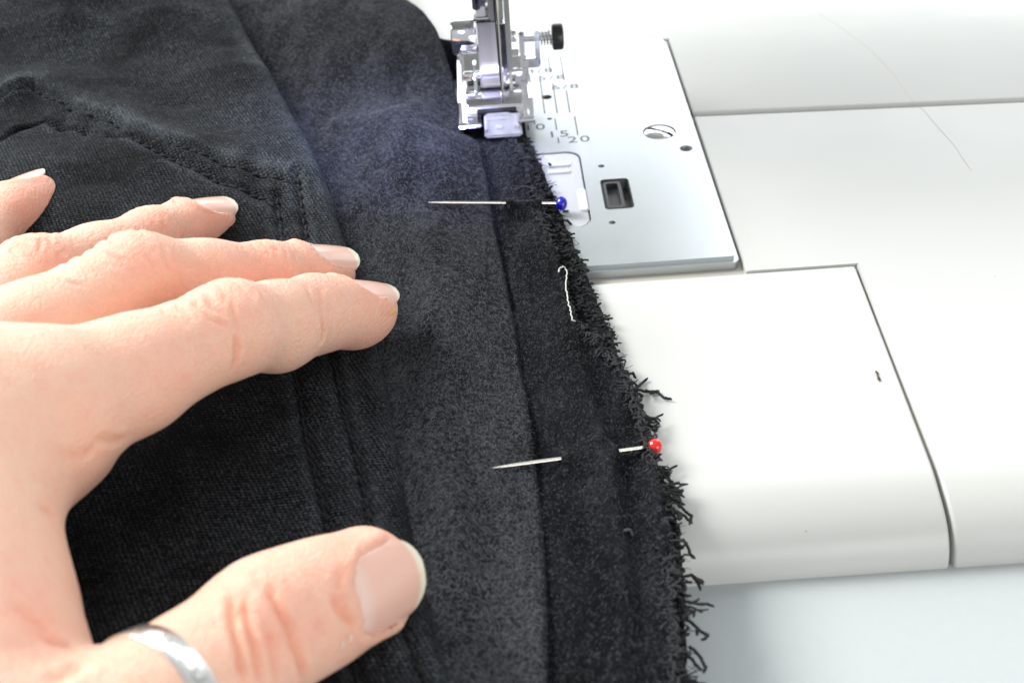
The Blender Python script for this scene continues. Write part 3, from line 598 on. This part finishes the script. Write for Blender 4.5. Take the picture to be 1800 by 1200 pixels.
def pile(n, xf, hf, yr, length, r, name, parent, mat='fuzz'):
    V, F = [], []
    for i in range(n):
        y = random.uniform(*yr); x = xf(y); a = random.uniform(0, 2*math.pi); L = random.uniform(0.4, 1.0)*length; bend = random.gauss(0, 1.3); z0 = None
        xs = [x]; yy = [y]
        for k in range(3): a += bend*0.5; xs.append(xs[-1]+math.cos(a)*L/3); yy.append(yy[-1]+math.sin(a)*L/3)
        V.append((xs, yy))
    X = np.array([v[0] for v in V]); Y = np.array([v[1] for v in V]); Z = hf(X, Y)+np.array([[-0.03, 0.10, 0.16, 0.04]])*rng.uniform(0.5, 1.7, (n, 1))
    dx = np.gradient(X, axis=1); dy = np.gradient(Y, axis=1); q = np.hypot(dx, dy)+1e-9; nx, ny = -dy/q*r, dx/q*r
    A = np.stack([X+nx, Y+ny, Z], 2); B = np.stack([X-nx, Y-ny, Z], 2); VV = np.stack([A, B], 2).reshape(-1, 3)
    b = (np.arange(n)*8)[:, None, None]; f = np.array([[0, 1, 3, 2], [2, 3, 5, 4], [4, 5, 7, 6]])[None]; FF = (b+f).reshape(-1, 4)
    o = mk(name, VV, FF, mat, parent); o['kind'] = 'stuff'; return o
pile(30000, lambda y: random.uniform(float(XD(y)), float(XS(y))-0.5), h_panel, (-98, 160), 1.3, 0.028, 'brushed_pile', jp)
pile(7000, lambda y: random.uniform(float(XS(y)), float(XE1(y))), h_allow, (-98, 80), 0.7, 0.022, 'fabric_fuzz', up)
pile(9000, lambda y: random.uniform(float(XD(y))-75, float(XD(y))-2), h_denim, (-98, 190), 0.9, 0.024, 'denim_fuzz', den)

# ================================================================== PINS, THREADS, HAIR
def pin(T_, H_, r, matn, label, squash):
    t = thing('dressmaking_pin', H_, label, 'pin', 'glass headed pins holding the seam'); d = nrm(T_-H_)
    part('shaft', tube([T_, T_-d*1.5, T_-d*4, T_-d*7, H_], [0.04, 0.2, 0.31, 0.33, 0.33], 12), 'pinsteel', t, 60)
    bm = bmesh.new(); bmesh.ops.create_uvsphere(bm, u_segments=28, v_segments=18, radius=r)
    V = [(H_[0]+v.co.x*squash[0], H_[1]+v.co.y*squash[1], H_[2]+v.co.z*squash[2]*(1+0.06*math.sin(v.co.x*2))) for v in bm.verts]; bm.verts.index_update(); F = [tuple(v.index for v in f.verts) for f in bm.faces]; bm.free()
    part('head', (V, F), matn, t, 180)
def on(px, py, hf, dz=0.0):
    z = 3.0
    for _ in range(8): p = at(px, py, z); z = float(hf(np.array([p[0]]), np.array([p[1]]))[0])+dz
    return at(px, py, z)
pin(PINS[0][0], PINS[0][1], 1.42, 'blue', 'pin with a blue glass head nearest the presser foot', (0.92, 1.15, 1.1))
pin(PINS[1][0], PINS[1][1], 1.3, 'red', 'pin with a round red head lower down the frayed seam', (1.0, 1.0, 1.0))
def strand(name, px, z, r, mat, label, cat, hf=None, group=None, jit=0.0):
    P = np.array([(on(a, b, hf, z) if hf else at(a, b, z)) for a, b in px]); tt = np.linspace(0, len(P)-1, 6*len(P))
    Q = np.stack([np.interp(tt, range(len(P)), P[:, i]) for i in range(3)], 1)
    k = np.hanning(7); k /= k.sum()
    Q = np.stack([np.convolve(np.pad(Q[:, i], 3, 'edge'), k, 'valid') for i in range(3)], 1)+rng.normal(0, jit, Q.shape)
    v, f = tube(Q, r, 6); o = mk(name, v, f, mat, None, origin=Q.mean(0)); return tag(o, label, cat, group)
strand('thread_scrap', [(982, 478), (984, 470), (992, 468), (997, 478), (995, 500), (998, 525), (1003, 548), (1006, 562), (1011, 565)], 0.9, 0.14, 'white', 'curled scrap of white thread caught on the frayed seam edge', 'thread', h_allow, jit=0.07)
strand('hair_strand', [(1435, 22), (1480, 50), (1530, 88), (1570, 130), (1600, 174), (1625, 195), (1650, 225), (1680, 258), (1695, 283), (1708, 300)], ZB+0.06, 0.028, 'hair', 'fine loose hair curving across the white machine bed', 'hair')
strand('lint_fleck', [(1540, 652), (1543, 655), (1544, 662), (1547, 669)], ZB+0.2, 0.16, 'brown', 'small brown fleck of lint on the white extension table', 'lint', jit=0.08)
strand('lint_curl', [(1098, 932), (1104, 930), (1110, 934), (1110, 940)], 0.5, 0.22, 'fuzz', 'pale tuft of lint on the black seam below the red pin', 'lint', h_allow, jit=0.06)
strand('lint_curl', [(905, 333), (915, 328), (925, 327), (933, 330), (942, 331)], 0.35, 0.07, 'fuzz', 'thin pale fibre curled just above the blue headed pin', 'lint', h_allow, jit=0.04)
#HAND#
# ================================================================== THE HAND
# a signed distance field of tapered, flattened limbs, blended smoothly and turned into one mesh by surface nets

CH = dict(
    index=[(638, 543, 14.0, 6.5), (552, 552, 19.5, 6.8), (405, 578, 29.0, 7.5), (60, 722, 36.0, 12.0)],
    middle=[(571, 476, 13.5, 6.1), (468, 488, 19.0, 6.5), (240, 490, 30.0, 7.6), (-130, 690, 37.0, 11.3)],
    ring=[(366, 388, 13.0, 5.9), (265, 420, 17.5, 6.1), (60, 490, 26.0, 7.3), (-200, 670, 35.0, 11)],
    pinky=[(56, 362, 12.5, 7.6), (-30, 412, 13.8, 7.3), (-130, 475, 26.0, 7.6), (-330, 620, 34.0, 10.5)],
    thumb=[(640, 1026, 15.5, 8.0), (470, 1100, 20.0, 8.4), (190, 1325, 26.0, 10.5), (-100, 1400, 32.0, 13.0)])
J = {k: [(at(*q[:3]), q[3]) for q in v] for k, v in CH.items()}
DOR = dict(index=nrm((-0.1, -0.12, 0.97)), middle=nrm((-0.1, -0.28, 0.95)), ring=nrm((-0.1, -0.28, 0.95)), pinky=nrm((-0.50, -0.25, 0.80)), thumb=nrm((0.30, -0.72, 0.62)))
WR = np.array([-128., -128., 46.])
def cap(P, a, b, ra, rb, nv=None, fl=1.0):
    ab = b-a; L2 = ab@ab; t = np.clip(((P-a)@ab)/L2, 0, 1); D = P-a-t[:, None]*ab
    r = ra+(rb-ra)*t
    if nv is None: return np.sqrt((D*D).sum(1))-r
    n = nv-ab*(nv@ab)/L2; n /= np.linalg.norm(n); dn = D@n; d2 = (D*D).sum(1)-dn*dn
    return (np.sqrt(np.maximum(d2, 0)+(dn/fl)**2)-r)*min(1, fl)
def smin(a, b, k):
    h = np.clip(0.5+0.5*(b-a)/k, 0, 1); return b*(1-h)+a*h-k*h*(1-h)
NAILS = {}
def nail_frame(key, back, length, width, R, drop, tilt=0.0, side=0.0):
    (a, ra), (b, rb) = J[key][0], J[key][1]
    L = nrm(a-b); n = DOR[key]; n = nrm(n-L*(n@L)); W = np.cross(n, L)
    n2 = nrm(n+W*side); W = np.cross(n2, L); L2 = nrm(L-n2*tilt); n3 = nrm(np.cross(L2, W)); 
    o = a-L*back+n3*(ra-drop)
    NAILS[key] = (o, L2, W, n3, length, width, R)
nail_frame('index', 6.4, 12.4, 9.8, 5.4, 0.62, 0.10)
nail_frame('middle', 6.2, 12.0, 9.6, 5.3, 0.62, 0.10)
nail_frame('ring', 6.0, 11.8, 9.4, 5.2, 0.62, 0.10)
nail_frame('pinky', 5.0, 10.8, 8.4, 5.4, 0.35, 0.08)
nail_frame('thumb', 7.2, 13.8, 12.0, 7.2, 1.15, 0.10, -0.22)
def nail_h(l, w_, ln, R): return R*(np.sqrt(np.maximum(1-(w_/(R*1.12))**2, 0.02))-1)*1.0-0.006*(l-ln*0.35)**2
def half_w(l, ln, wd):
    q = np.clip(l/ln, 0, 1); base = np.where(q < 0.34, np.sqrt(np.clip(1-((0.34-q)/0.35)**2, 0, 1)), 1.0)
    tip = np.where(q > 0.66, np.sqrt(np.clip(1-((q-0.66)/0.345)**2, 0, 1)), 1.0)
    return 0.5*wd*base**0.75*tip**0.85*(0.94+0.06*q)
def sdf(P):
    F = {}
    for k in ('index', 'middle', 'ring', 'pinky', 'thumb'):
        (a, ra), (b, rb), (c, rc), (d, rd) = J[k]; nv = DOR[k]; fl = 0.92 if k != 'thumb' else 0.86
        L = nrm(a-b); pad = a-L*1.0-nv*0.9
        if k == 'thumb':
            s = cap(P, a, a-L*9, ra, ra*1.04, nv, 0.84)
            s = smin(s, cap(P, a-L*9, b, ra*1.02, rb, nv, 0.90), 3.0)
            s = smin(s, cap(P, pad-L*4-nv*1.5, a-L*1-nv*2.0, 6.8, 6.0), 3.0)
            s = smin(s, cap(P, b, c, rb*0.99, rc, nv, 0.92), 4.0)
            s = smin(s, cap(P, c, d, rc, rd), 5.0)
        else:
            s = cap(P, a, a-L*6, ra*0.97, ra*1.0, nv, 0.93)
            s = smin(s, cap(P, a-L*6, b, ra, rb, nv, 0.95), 2.5)
            s = smin(s, np.linalg.norm(P-(pad-L*1.6-nv*0.5), axis=1)-ra*0.92, 2.5)
            m = (b+c)/2-nv*1.2
            s = smin(s, cap(P, b, m, rb*0.98, (rb+rc)*0.50), 2.5); s = smin(s, cap(P, m, c, (rb+rc)*0.50, rc*0.98), 3.5)
            m = (c*0.45+d*0.55)-nv*0.8
            s = smin(s, cap(P, c, m, rc*0.99, rc*1.12), 3.5); s = smin(s, cap(P, m, d, rc*1.12, rd), 4.0)
        F[k] = s
    fin = F['pinky']
    for k in ('ring', 'middle', 'index'): fin = smin(fin, F[k], 0.7)
    # palm and back of the hand
    pal = None
    for k, r0, r1 in (('index', 12, 15), ('middle', 12, 15), ('ring', 11.5, 14), ('pinky', 10.5, 13)):
        d = J[k][3][0]; q = cap(P, d, WR+np.array({'index': (8, 2, 0), 'middle': (0, 0, 2), 'ring': (-8, 4, 0), 'pinky': (-16, 8, -3)}[k]), r0, r1); pal = q if pal is None else smin(pal, q, 8)
    td = J['thumb'][3][0]; pal = smin(pal, cap(P, td, WR+np.array([10, -6, -8.]), 13, 16), 9)
    pal = smin(pal, cap(P, WR, WR+np.array([-28., -38, 8]), 20, 21), 8)
    # muscle between thumb and index, drawn as a fan of limbs
    A = lambda x, y, z: at(x, y, z)
    web = cap(P, A(0, 790, 30), A(-40, 890, 28), 8.5, 8.5)
    web = smin(web, cap(P, A(128, 786, 25), A(40, 862, 26), 6.2, 5.4), 1.5)
    web = smin(web, cap(P, A(-45, 890, 27), A(-30, 1000, 27), 8.0, 8.2), 3)
    web = smin(web, cap(P, A(-30, 1000, 27), A(10, 1080, 26), 8.0, 8.0), 3)
    web = smin(web, cap(P, A(18, 1080, 25), A(45, 1260, 26), 8.0, 9.8), 3)
    web = smin(web, cap(P, A(-120, 800, 36), A(-110, 1200, 32), 15, 13), 6)
    web = smin(web, cap(P, A(-220, 800, 38), A(-200, 1250, 34), 18, 15), 10)
    body = smin(pal, web, 7)
    s = smin(fin, body, 2.2); s = smin(s, F['thumb'], 3.0)
    for k, (o, L, W, N, ln, wd, R) in NAILS.items():
        D = P-o; l = D@L; w_ = D@W; n = D@N; m = (np.abs(l-ln/2) < ln) & (np.abs(w_) < wd) & (n > -4)
        if not m.any(): continue
        l, w_, n = l[m], w_[m], n[m]
        cutd = np.maximum(nail_h(l, w_, ln, R)-0.16-n, np.maximum(np.abs(w_)-half_w(np.clip(l, ln*0.05, ln*0.80), ln, wd)-0.02, -l))
        s[m] = -smin(-s[m], cutd, 0.25)
    return s
def surface_nets(f, lo, hi, h, B=10):
    lo = np.array(lo, float); n = np.ceil((np.array(hi)-lo)/h/B).astype(int)
    G = np.stack(np.meshgrid(*[np.arange(k) for k in n], indexing='ij'), -1).reshape(-1, 3)
    cen = lo+(G+0.5)*B*h; act = np.abs(f(cen)) < B*h*0.95+1.2; G = G[act]
    dims = n*B+1; vol = np.full(dims, 5.0, np.float32)
    sgn = f(lo+(np.stack(np.meshgrid(*[np.arange(k) for k in n], indexing='ij'), -1).reshape(-1, 3)+0.5)*B*h).reshape(n) < 0
    inside = np.repeat(np.repeat(np.repeat(sgn, B, 0), B, 1), B, 2); vol[:-1, :-1, :-1][inside] = -5
    r = np.arange(B+1); loc = np.stack(np.meshgrid(r, r, r, indexing='ij'), -1).reshape(-1, 3)
    for c0 in range(0, len(G), 300):
        g = G[c0:c0+300]; I = (g[:, None, :]*B+loc[None]).reshape(-1, 3); vol[I[:, 0], I[:, 1], I[:, 2]] = f(lo+I*h)
    neg = vol < 0; D = [k-1 for k in dims]
    cnt = np.zeros(D, np.int8)
    for dx in (0, 1):
        for dy in (0, 1):
            for dz in (0, 1): cnt += neg[dx:dx+D[0], dy:dy+D[1], dz:dz+D[2]]
    cells = np.argwhere((cnt > 0) & (cnt < 8)); idx = np.full(D, -1, np.int32); idx[tuple(cells.T)] = np.arange(len(cells))
    acc = np.zeros((len(cells), 3)); num = np.zeros(len(cells)); i, j, k = cells.T
    for ax in range(3):
        o1, o2 = [a for a in range(3) if a != ax]
        for u in (0, 1):
            for v in (0, 1):
                off = np.zeros(3, int); off[o1] = u; off[o2] = v; e = off.copy(); e[ax] = 1
                a = vol[i+off[0], j+off[1], k+off[2]]; b = vol[i+e[0], j+e[1], k+e[2]]; m = (a < 0) != (b < 0)
                t = np.where(m, a/np.where(m, a-b, 1), 0); p = np.tile(off, (len(cells), 1)).astype(float); p[:, ax] += t; acc[m] += p[m]; num[m] += 1
    V = lo+(cells+acc/num[:, None])*h; F = []
    for ax in range(3):
        o1, o2 = [(1, 2), (2, 0), (0, 1)][ax]; sl0 = [slice(None)]*3; sl1 = [slice(None)]*3; sl0[ax] = slice(0, -1); sl1[ax] = slice(1, None)
        a = neg[tuple(sl0)]; b = neg[tuple(sl1)]; E = np.argwhere(a != b); E = E[(E[:, o1] > 0) & (E[:, o2] > 0) & (E[:, o1] < D[o1]) & (E[:, o2] < D[o2])]
        fl = a[tuple(E.T)]; q = []
        for du, dv in ((-1, -1), (0, -1), (0, 0), (-1, 0)):
            c = E.copy(); c[:, o1] += du; c[:, o2] += dv; q.append(idx[tuple(c.T)])
        q = np.stack(q, 1); q[~fl] = q[~fl][:, ::-1]; F.append(q)
    F = np.concatenate(F); F = F[(F >= 0).all(1)]
    return V, F
def grad(P, e=0.25):
    g = np.stack([sdf(P+np.eye(3)[i]*e)-sdf(P-np.eye(3)[i]*e) for i in range(3)], 1); return g/(np.linalg.norm(g, axis=1)[:, None]+1e-9)
def cast(px, py):
    """where the sight line through a photo pixel meets the hand"""
    d = nrm(FW*FPX+RT*(px-900)-UP*(py-600)); t = 60.0
    for _ in range(90):
        s = float(sdf((CAM+d*t)[None])[0])
        if s < 0.02: return CAM+d*t
        t += max(s*0.8, 0.02)
        if t > 420: return None
    return CAM+d*t
HV, HF = surface_nets(sdf, (-185, -200, -6), (-8, 62, 82), 0.5)
# a couple of relaxation passes take the voxel terraces off
def relax(V, F, it=2, lam=0.5):
    E = np.concatenate([F[:, [0, 1]], F[:, [1, 2]], F[:, [2, 3]], F[:, [3, 0]]]); E = np.concatenate([E, E[:, ::-1]])
    c = np.bincount(E[:, 0], minlength=len(V))[:, None]
    for _ in range(it):
        s = np.stack([np.bincount(E[:, 0], V[E[:, 1], i], minlength=len(V)) for i in range(3)], 1); V = V+lam*(s/np.maximum(c, 1)-V)
    return V
HV = relax(HV, HF, 2)
HN = grad(HV)
crease = np.zeros(len(HV)); disp = np.zeros(len(HV))
# creases: pixel polylines cast on the skin, (width mm, depth mm, redness)
CR = [
    ([(414, 585), (416, 615), (410, 650)], 0.55, 0.35, 0.7), ([(405, 520), (412, 550), (415, 585)], 0.5, 0.18, 0.3), ([(352, 505), (372, 540), (402, 562)], 0.5, 0.22, 0.35), ([(325, 500), (345, 535), (372, 560), (405, 575)], 0.45, 0.25, 0.4),
    ([(300, 512), (315, 540), (340, 565)], 0.5, 0.18, 0.3), ([(380, 497), (395, 515), (398, 535)], 0.45, 0.18, 0.25), ([(270, 530), (290, 550), (330, 575)], 0.5, 0.2, 0.25),
    ([(566, 560), (570, 585), (560, 610)], 0.6, 0.30, 0.6), ([(560, 500), (566, 530), (567, 560)], 0.5, 0.12, 0.2), ([(535, 500), (545, 520), (552, 535)], 0.45, 0.12, 0.2),
    ([(222, 772), (200, 774), (170, 768)], 0.7, 0.3, 0.5), ([(175, 775), (150, 800), (120, 803), (95, 792)], 0.8, 0.2, 0.35), ([(100, 915), (90, 900), (70, 890)], 0.9, 0.3, 0.4),
    # middle finger knuckle
    ([(165, 412), (190, 420), (205, 428)], 0.5, 0.3, 0.4), ([(130, 425), (165, 435), (200, 450), (225, 462)], 0.5, 0.25, 0.4), ([(110, 440), (150, 452), (190, 470)], 0.5, 0.22, 0.35), ([(90, 455), (120, 462), (160, 485)], 0.5, 0.2, 0.3), ([(215, 400), (240, 405), (262, 415)], 0.5, 0.2, 0.2), ([(75, 480), (110, 492), (150, 505)], 0.5, 0.2, 0.3),
    ([(290, 460), (300, 470), (310, 490)], 0.5, 0.15, 0.2), ([(455, 425), (470, 435), (490, 440)], 0.5, 0.15, 0.2), ([(440, 430), (452, 440), (470, 450)], 0.45, 0.15, 0.2), ([(470, 422), (485, 430), (498, 436)], 0.45, 0.15, 0.2),
    # ring finger
    ([(225, 362), (240, 370), (255, 372)], 0.4, 0.2, 0.25), ([(240, 358), (250, 366), (262, 368)], 0.4, 0.2, 0.25), ([(62, 405), (72, 425), (68, 445)], 0.4, 0.2, 0.3), ([(5, 425), (20, 440), (35, 455)], 0.45, 0.2, 0.35), ([(20, 415), (30, 432), (50, 445)], 0.45, 0.2, 0.3), ([(80, 400), (88, 415), (90, 430)], 0.4, 0.12, 0.2), ([(100, 396), (108, 410), (110, 425)], 0.4, 0.12, 0.2),
    # thumb joint
    ([(408, 1035), (408, 1070), (412, 1110), (420, 1160), (428, 1200)], 0.65, 0.42, 0.85), ([(428, 1040), (432, 1080), (440, 1120), (450, 1165), (462, 1205)], 0.65, 0.42, 0.85), ([(470, 1025), (480, 1050), (500, 1090), (515, 1130), (532, 1170), (540, 1205)], 0.7, 0.42, 0.8),
    ([(468, 1105), (475, 1130), (480, 1160), (490, 1200)], 0.6, 0.25, 0.5), ([(595, 1045), (590, 1060), (605, 1080), (628, 1098)], 0.7, 0.25, 0.8), ([(610, 995), (600, 1015), (592, 1040)], 0.7, 0.18, 0.4), ([(558, 1085), (566, 1105), (572, 1120)], 0.6, 0.15, 0.3), ([(540, 1040), (552, 1055), (560, 1075)], 0.6, 0.12, 0.2), ([(440, 1000), (450, 1015), (455, 1030)], 0.6, 0.1, 0.3),
    ([(60, 1110), (100, 1130), (140, 1135)], 0.9, 0.3, 0.4), ([(20, 1060), (60, 1090), (90, 1110)], 0.9, 0.25, 0.3), ([(150, 1160), (120, 1185), (80, 1200)], 0.9, 0.3, 0.3)]
rc_ = np.random.default_rng(3)
def add_crease(pts, wd, dp, rd):
    Q = [cast(*p) for p in pts]; Q = [q for q in Q if q is not None]
    if len(Q) < 2: return
    Q = np.array(Q); lo, hi = Q.min(0)-4, Q.max(0)+4; m = np.where(((HV > lo) & (HV < hi)).all(1))[0]
    if len(m) == 0: return
    P = HV[m]; best = np.full(len(m), 1e9); along = np.zeros(len(m)); n = len(Q)-1
    for i in range(n):
        a, b = Q[i], Q[i+1]; ab = b-a; t = np.clip(((P-a)@ab)/(ab@ab+1e-9), 0, 1); dd = np.linalg.norm(P-a-t[:, None]*ab, axis=1); k = dd < best; best[k] = dd[k]; along[k] = (i+t[k])/n
    best = best+0.25*fbm(P[:, 0]*0.5, P[:, 1]*0.5+P[:, 2]*0.4, 2)
    fade = np.clip(np.minimum(along, 1-along)*5+0.15, 0, 1); g = np.exp(-(best/wd)**2)*fade
    dp *= 1.35; disp[m] -= g*dp; disp[m] += np.exp(-((best-wd*2.0)/(wd*1.1))**2)*dp*0.35*fade
    crease[m] = np.maximum(crease[m], np.exp(-(best/(wd*1.1))**2)*fade*rd)
for c_ in CR: add_crease(*c_)
# small knuckle wrinkles across the dorsal side
flush = np.zeros(len(HV)); fpm = np.zeros(len(HV)); phase = np.zeros(len(HV))
for k in J:
    (a, ra), (b, rb), (c, rc), (d, rd) = J[k]; nv = DOR[k]; L = nrm(a-b)
    dist = np.linalg.norm(HV-a, axis=1)
    flush = np.maximum(flush, np.exp(-(dist/(ra*1.9))**2)*(0.75 if k == 'pinky' else 0.5))
    for q, amp, sp in ((b, 0.10, 1.15), (c, 0.17, 1.5)):
        D = HV-q; ax = nrm(c-a); l = D@ax; up = HN@nv; m = (np.linalg.norm(D, axis=1) < 14)
        wob = fbm(HV[:, 0]*0.25, HV[:, 1]*0.25+HV[:, 2]*0.25, 3)
        disp += np.where(m, amp*np.exp(-(l/5.0)**2)*np.clip(up*1.6, 0, 1)*np.sin(6.283*l/sp*0.62+wob*6)*np.clip(0.6+wob, 0, 1), 0)
        flush = np.maximum(flush, np.exp(-(np.linalg.norm(D-nv*rb, axis=1)/7.5)**2)*0.42)
    pad = a-L*3-nv*ra*0.9-(np.array([0, 1, 0])*0 if k != 'index' else 0)
    dp_ = np.linalg.norm((HV-pad)*np.array([1, 1, 1]), axis=1); side = -(HN@nv)
    m = np.exp(-(dist/(ra*1.75))**4)*np.clip(side*1.3+0.95, 0, 1); phase = np.where(m > fpm, dp_, phase); fpm = np.maximum(fpm, m)
for q, am, r_ in ((cast(60, 1080), 0.45, 7), (cast(395, 450), 0.2, 9), (cast(500, 700) if False else cast(300, 640), 0.15, 10)):
    if q is not None: flush = np.maximum(flush, np.exp(-(np.linalg.norm(HV-q, axis=1)/r_)**2)*am)
disp += 0.16*fbm(HV[:, 0]*0.14, HV[:, 1]*0.14+HV[:, 2]*0.11, 4)
# raised skin fold round every nail
for k, (o, L, W, N, ln, wd, R) in NAILS.items():
    D = HV-o; l = D@L; w_ = D@W; n = D@N; m = (np.abs(n) < 4)
    e = np.abs(w_)-half_w(np.clip(l, ln*0.05, ln*0.8), ln, wd); q = np.where(l < ln*0.2, np.hypot(np.maximum(ln*0.2-l, 0), w_)-wd*0.42, e)
    fold = np.exp(-((q-0.9)/0.8)**2)*np.clip((ln*0.82-l)/2.0, 0, 1)*m*(l > -3); disp += 0.28*fold; flush = np.maximum(flush, fold*0.45)
HV = HV+HN*disp[:, None]
hand = mk('person', HV, HF, 'skin', None, origin=(-60, -60, 8)); tag(hand, 'left hand pressing flat on the black trousers with thumb spread toward the front', 'hand')
for nm, arr in (('crease', crease), ('flush', flush), ('fingerprint', fpm), ('ridge_phase', phase)):
    hand.data.attributes.new(nm, 'FLOAT', 'POINT').data.foreach_set('value', arr.astype(np.float32))
for k, (o, L, W, N, ln, wd, R) in NAILS.items():
    nu, nv_ = 34, 21; V = []; al = []; tp = []
    for i in range(nu):
        l = ln*(0.02+0.975*i/(nu-1)); hw = float(half_w(np.array(l), ln, wd))
        for j in range(nv_):
            s = -1+2*j/(nv_-1); x = hw*s; n = float(nail_h(l, x, ln, R))+0.02*math.sin(s*14)*(abs(s) < .9)-0.25*max(0, 1-l/1.2)
            V.append(o+L*l+W*x+N*n); al.append(l/ln)
            bl = ln*(0.87 if k != 'thumb' else 0.905)-(0.09*ln if k == 'thumb' else 0.07*ln)*s*s*0.8; tp.append((l-bl)/ln*2+0.05)
    top = len(V); V += [v-N*0.42-L*0.1 for v in V]; al += al; tp += tp
    I = lambda i, j, b=0: b+i*nv_+j
    F = [(I(i, j), I(i+1, j), I(i+1, j+1), I(i, j+1)) for i in range(nu-1) for j in range(nv_-1)]
    F += [(I(i, j, top), I(i, j+1, top), I(i+1, j+1, top), I(i+1, j, top)) for i in range(nu-1) for j in range(nv_-1)]
    rim = [I(0, j) for j in range(nv_)]+[I(i, nv_-1) for i in range(1, nu)]+[I(nu-1, j) for j in range(nv_-2, -1, -1)]+[I(i, 0) for i in range(nu-2, 0, -1)]
    F += [(rim[q], rim[(q+1) % len(rim)], rim[(q+1) % len(rim)]+top, rim[q]+top) for q in range(len(rim))]
    no = mk('fingernail', V, F, 'nail', hand)
    no.data.attributes.new('along', 'FLOAT', 'POINT').data.foreach_set('value', np.array(al, np.float32))
    no.data.attributes.new('tipness', 'FLOAT', 'POINT').data.foreach_set('value', np.array(tp, np.float32))
    bm = bmesh.new(); bm.from_mesh(no.data); bmesh.ops.recalc_face_normals(bm, faces=bm.faces); bm.to_mesh(no.data); bm.free(); no.data.set_sharp_from_angle(angle=rad(50))
no.name = 'thumbnail'; no['label'] = 'broad thumbnail with a pale free edge'
# ring on the thumb
b, c = J['thumb'][1][0], J['thumb'][2][0]; ax = nrm(c-b); rc0 = b+(c-b)*0.71
axr = nrm(ax+np.array([0.0, 0.18, 0.10])); e1 = nrm(np.cross(axr, (0, 0, 1))); e2 = np.cross(axr, e1)
def ring_r(q):
    d = e1*math.cos(q)+e2*math.sin(q); lo_, hi_ = 2.0, 22.0
    for _ in range(22):
        m = (lo_+hi_)/2
        if float(cap((rc0+d*m)[None], b, c, J['thumb'][1][1]*0.99, J['thumb'][2][1], DOR['thumb'], 0.92)[0]) < 0: lo_ = m
        else: hi_ = m
    lo2, hi2 = lo_, lo_+0.7
    for _ in range(14):
        m = (lo2+hi2)/2
        if float(sdf((rc0+d*m)[None])[0]) < 0: lo2 = m
        else: hi2 = m
    return lo2
QS = np.linspace(0, 2*math.pi, 72, endpoint=False); RR = np.array([ring_r(q) for q in QS])
RR = np.array([np.mean(np.take(RR, range(i-7, i+8), mode='wrap')) for i in range(72)])
V = []; prof = [(-1.8, -0.4), (-1.9, 0.6), (-1.7, 0.75), (0, 0.82), (1.7, 0.75), (1.9, 0.6), (1.8, -0.4)]
for q, r in zip(QS, RR):
    d = e1*math.cos(q)+e2*math.sin(q)
    for u, h in prof: V.append(rc0+axr*u+d*(r+h-0.15))
m = len(prof); F = [(i*m+k, i*m+(k+1) % m, ((i+1) % 72)*m+(k+1) % m, ((i+1) % 72)*m+k) for i in range(72) for k in range(m)]
ro = mk('finger_ring', V, F, 'silver', None, origin=rc0); tag(ro, 'wide silver band ring with worn engraving around the thumb', 'ring'); flat_shade_big(ro, 50)
# engraved marks: worn little arcs round the band
def on_ring(q, u): 
    r = float(np.interp(q % (2*math.pi), np.append(QS, 2*math.pi), np.append(RR, RR[0]))); d = e1*math.cos(q)+e2*math.sin(q); return rc0+axr*u+d*(r+0.65-0.02*abs(u))
view = nrm(CAM-rc0); q0 = math.atan2(view@e2, view@e1)
marks = []
for i, q in enumerate(np.arange(q0-1.5, q0+1.6, 0.24)):
    a0 = (0.4, -0.3, 0.2, -0.5)[i % 4]; t_ = np.linspace(a0, a0+(2.8, 4.4, 3.4)[i % 3], 12); marks.append(tube([on_ring(q+0.075*math.cos(s), 0.8*math.sin(s)) for s in t_], 0.085, 5))
part('engraving', merge(marks), 'ink', ro, 180)
# flakes of dry skin by the nails, a yellow fleck on the index fingertip
for px, py, nm in ((601, 1140, 'skin_flake'), (615, 1128, 'skin_flake'), (303, 352, 'skin_flake')):
    q = cast(px, py-4) if py > 500 else cast(px, py+3)
    if q is not None: part(nm, tube([q, q+np.array([0.2, .1, .4]), q+np.array([0.3, -0.2, .8]), q+np.array([-.1, -0.2, 1.0])], [0.22, 0.2, 0.15, 0.05], 6), 'skinflake', hand)
q = cast(690, 545)
if q is not None: part('yellow_fleck', tube([cast(694, 536) if cast(694, 536) is not None else q, q, cast(686, 553)], [0.1, 0.38, 0.1], 6), 'yellow', hand)
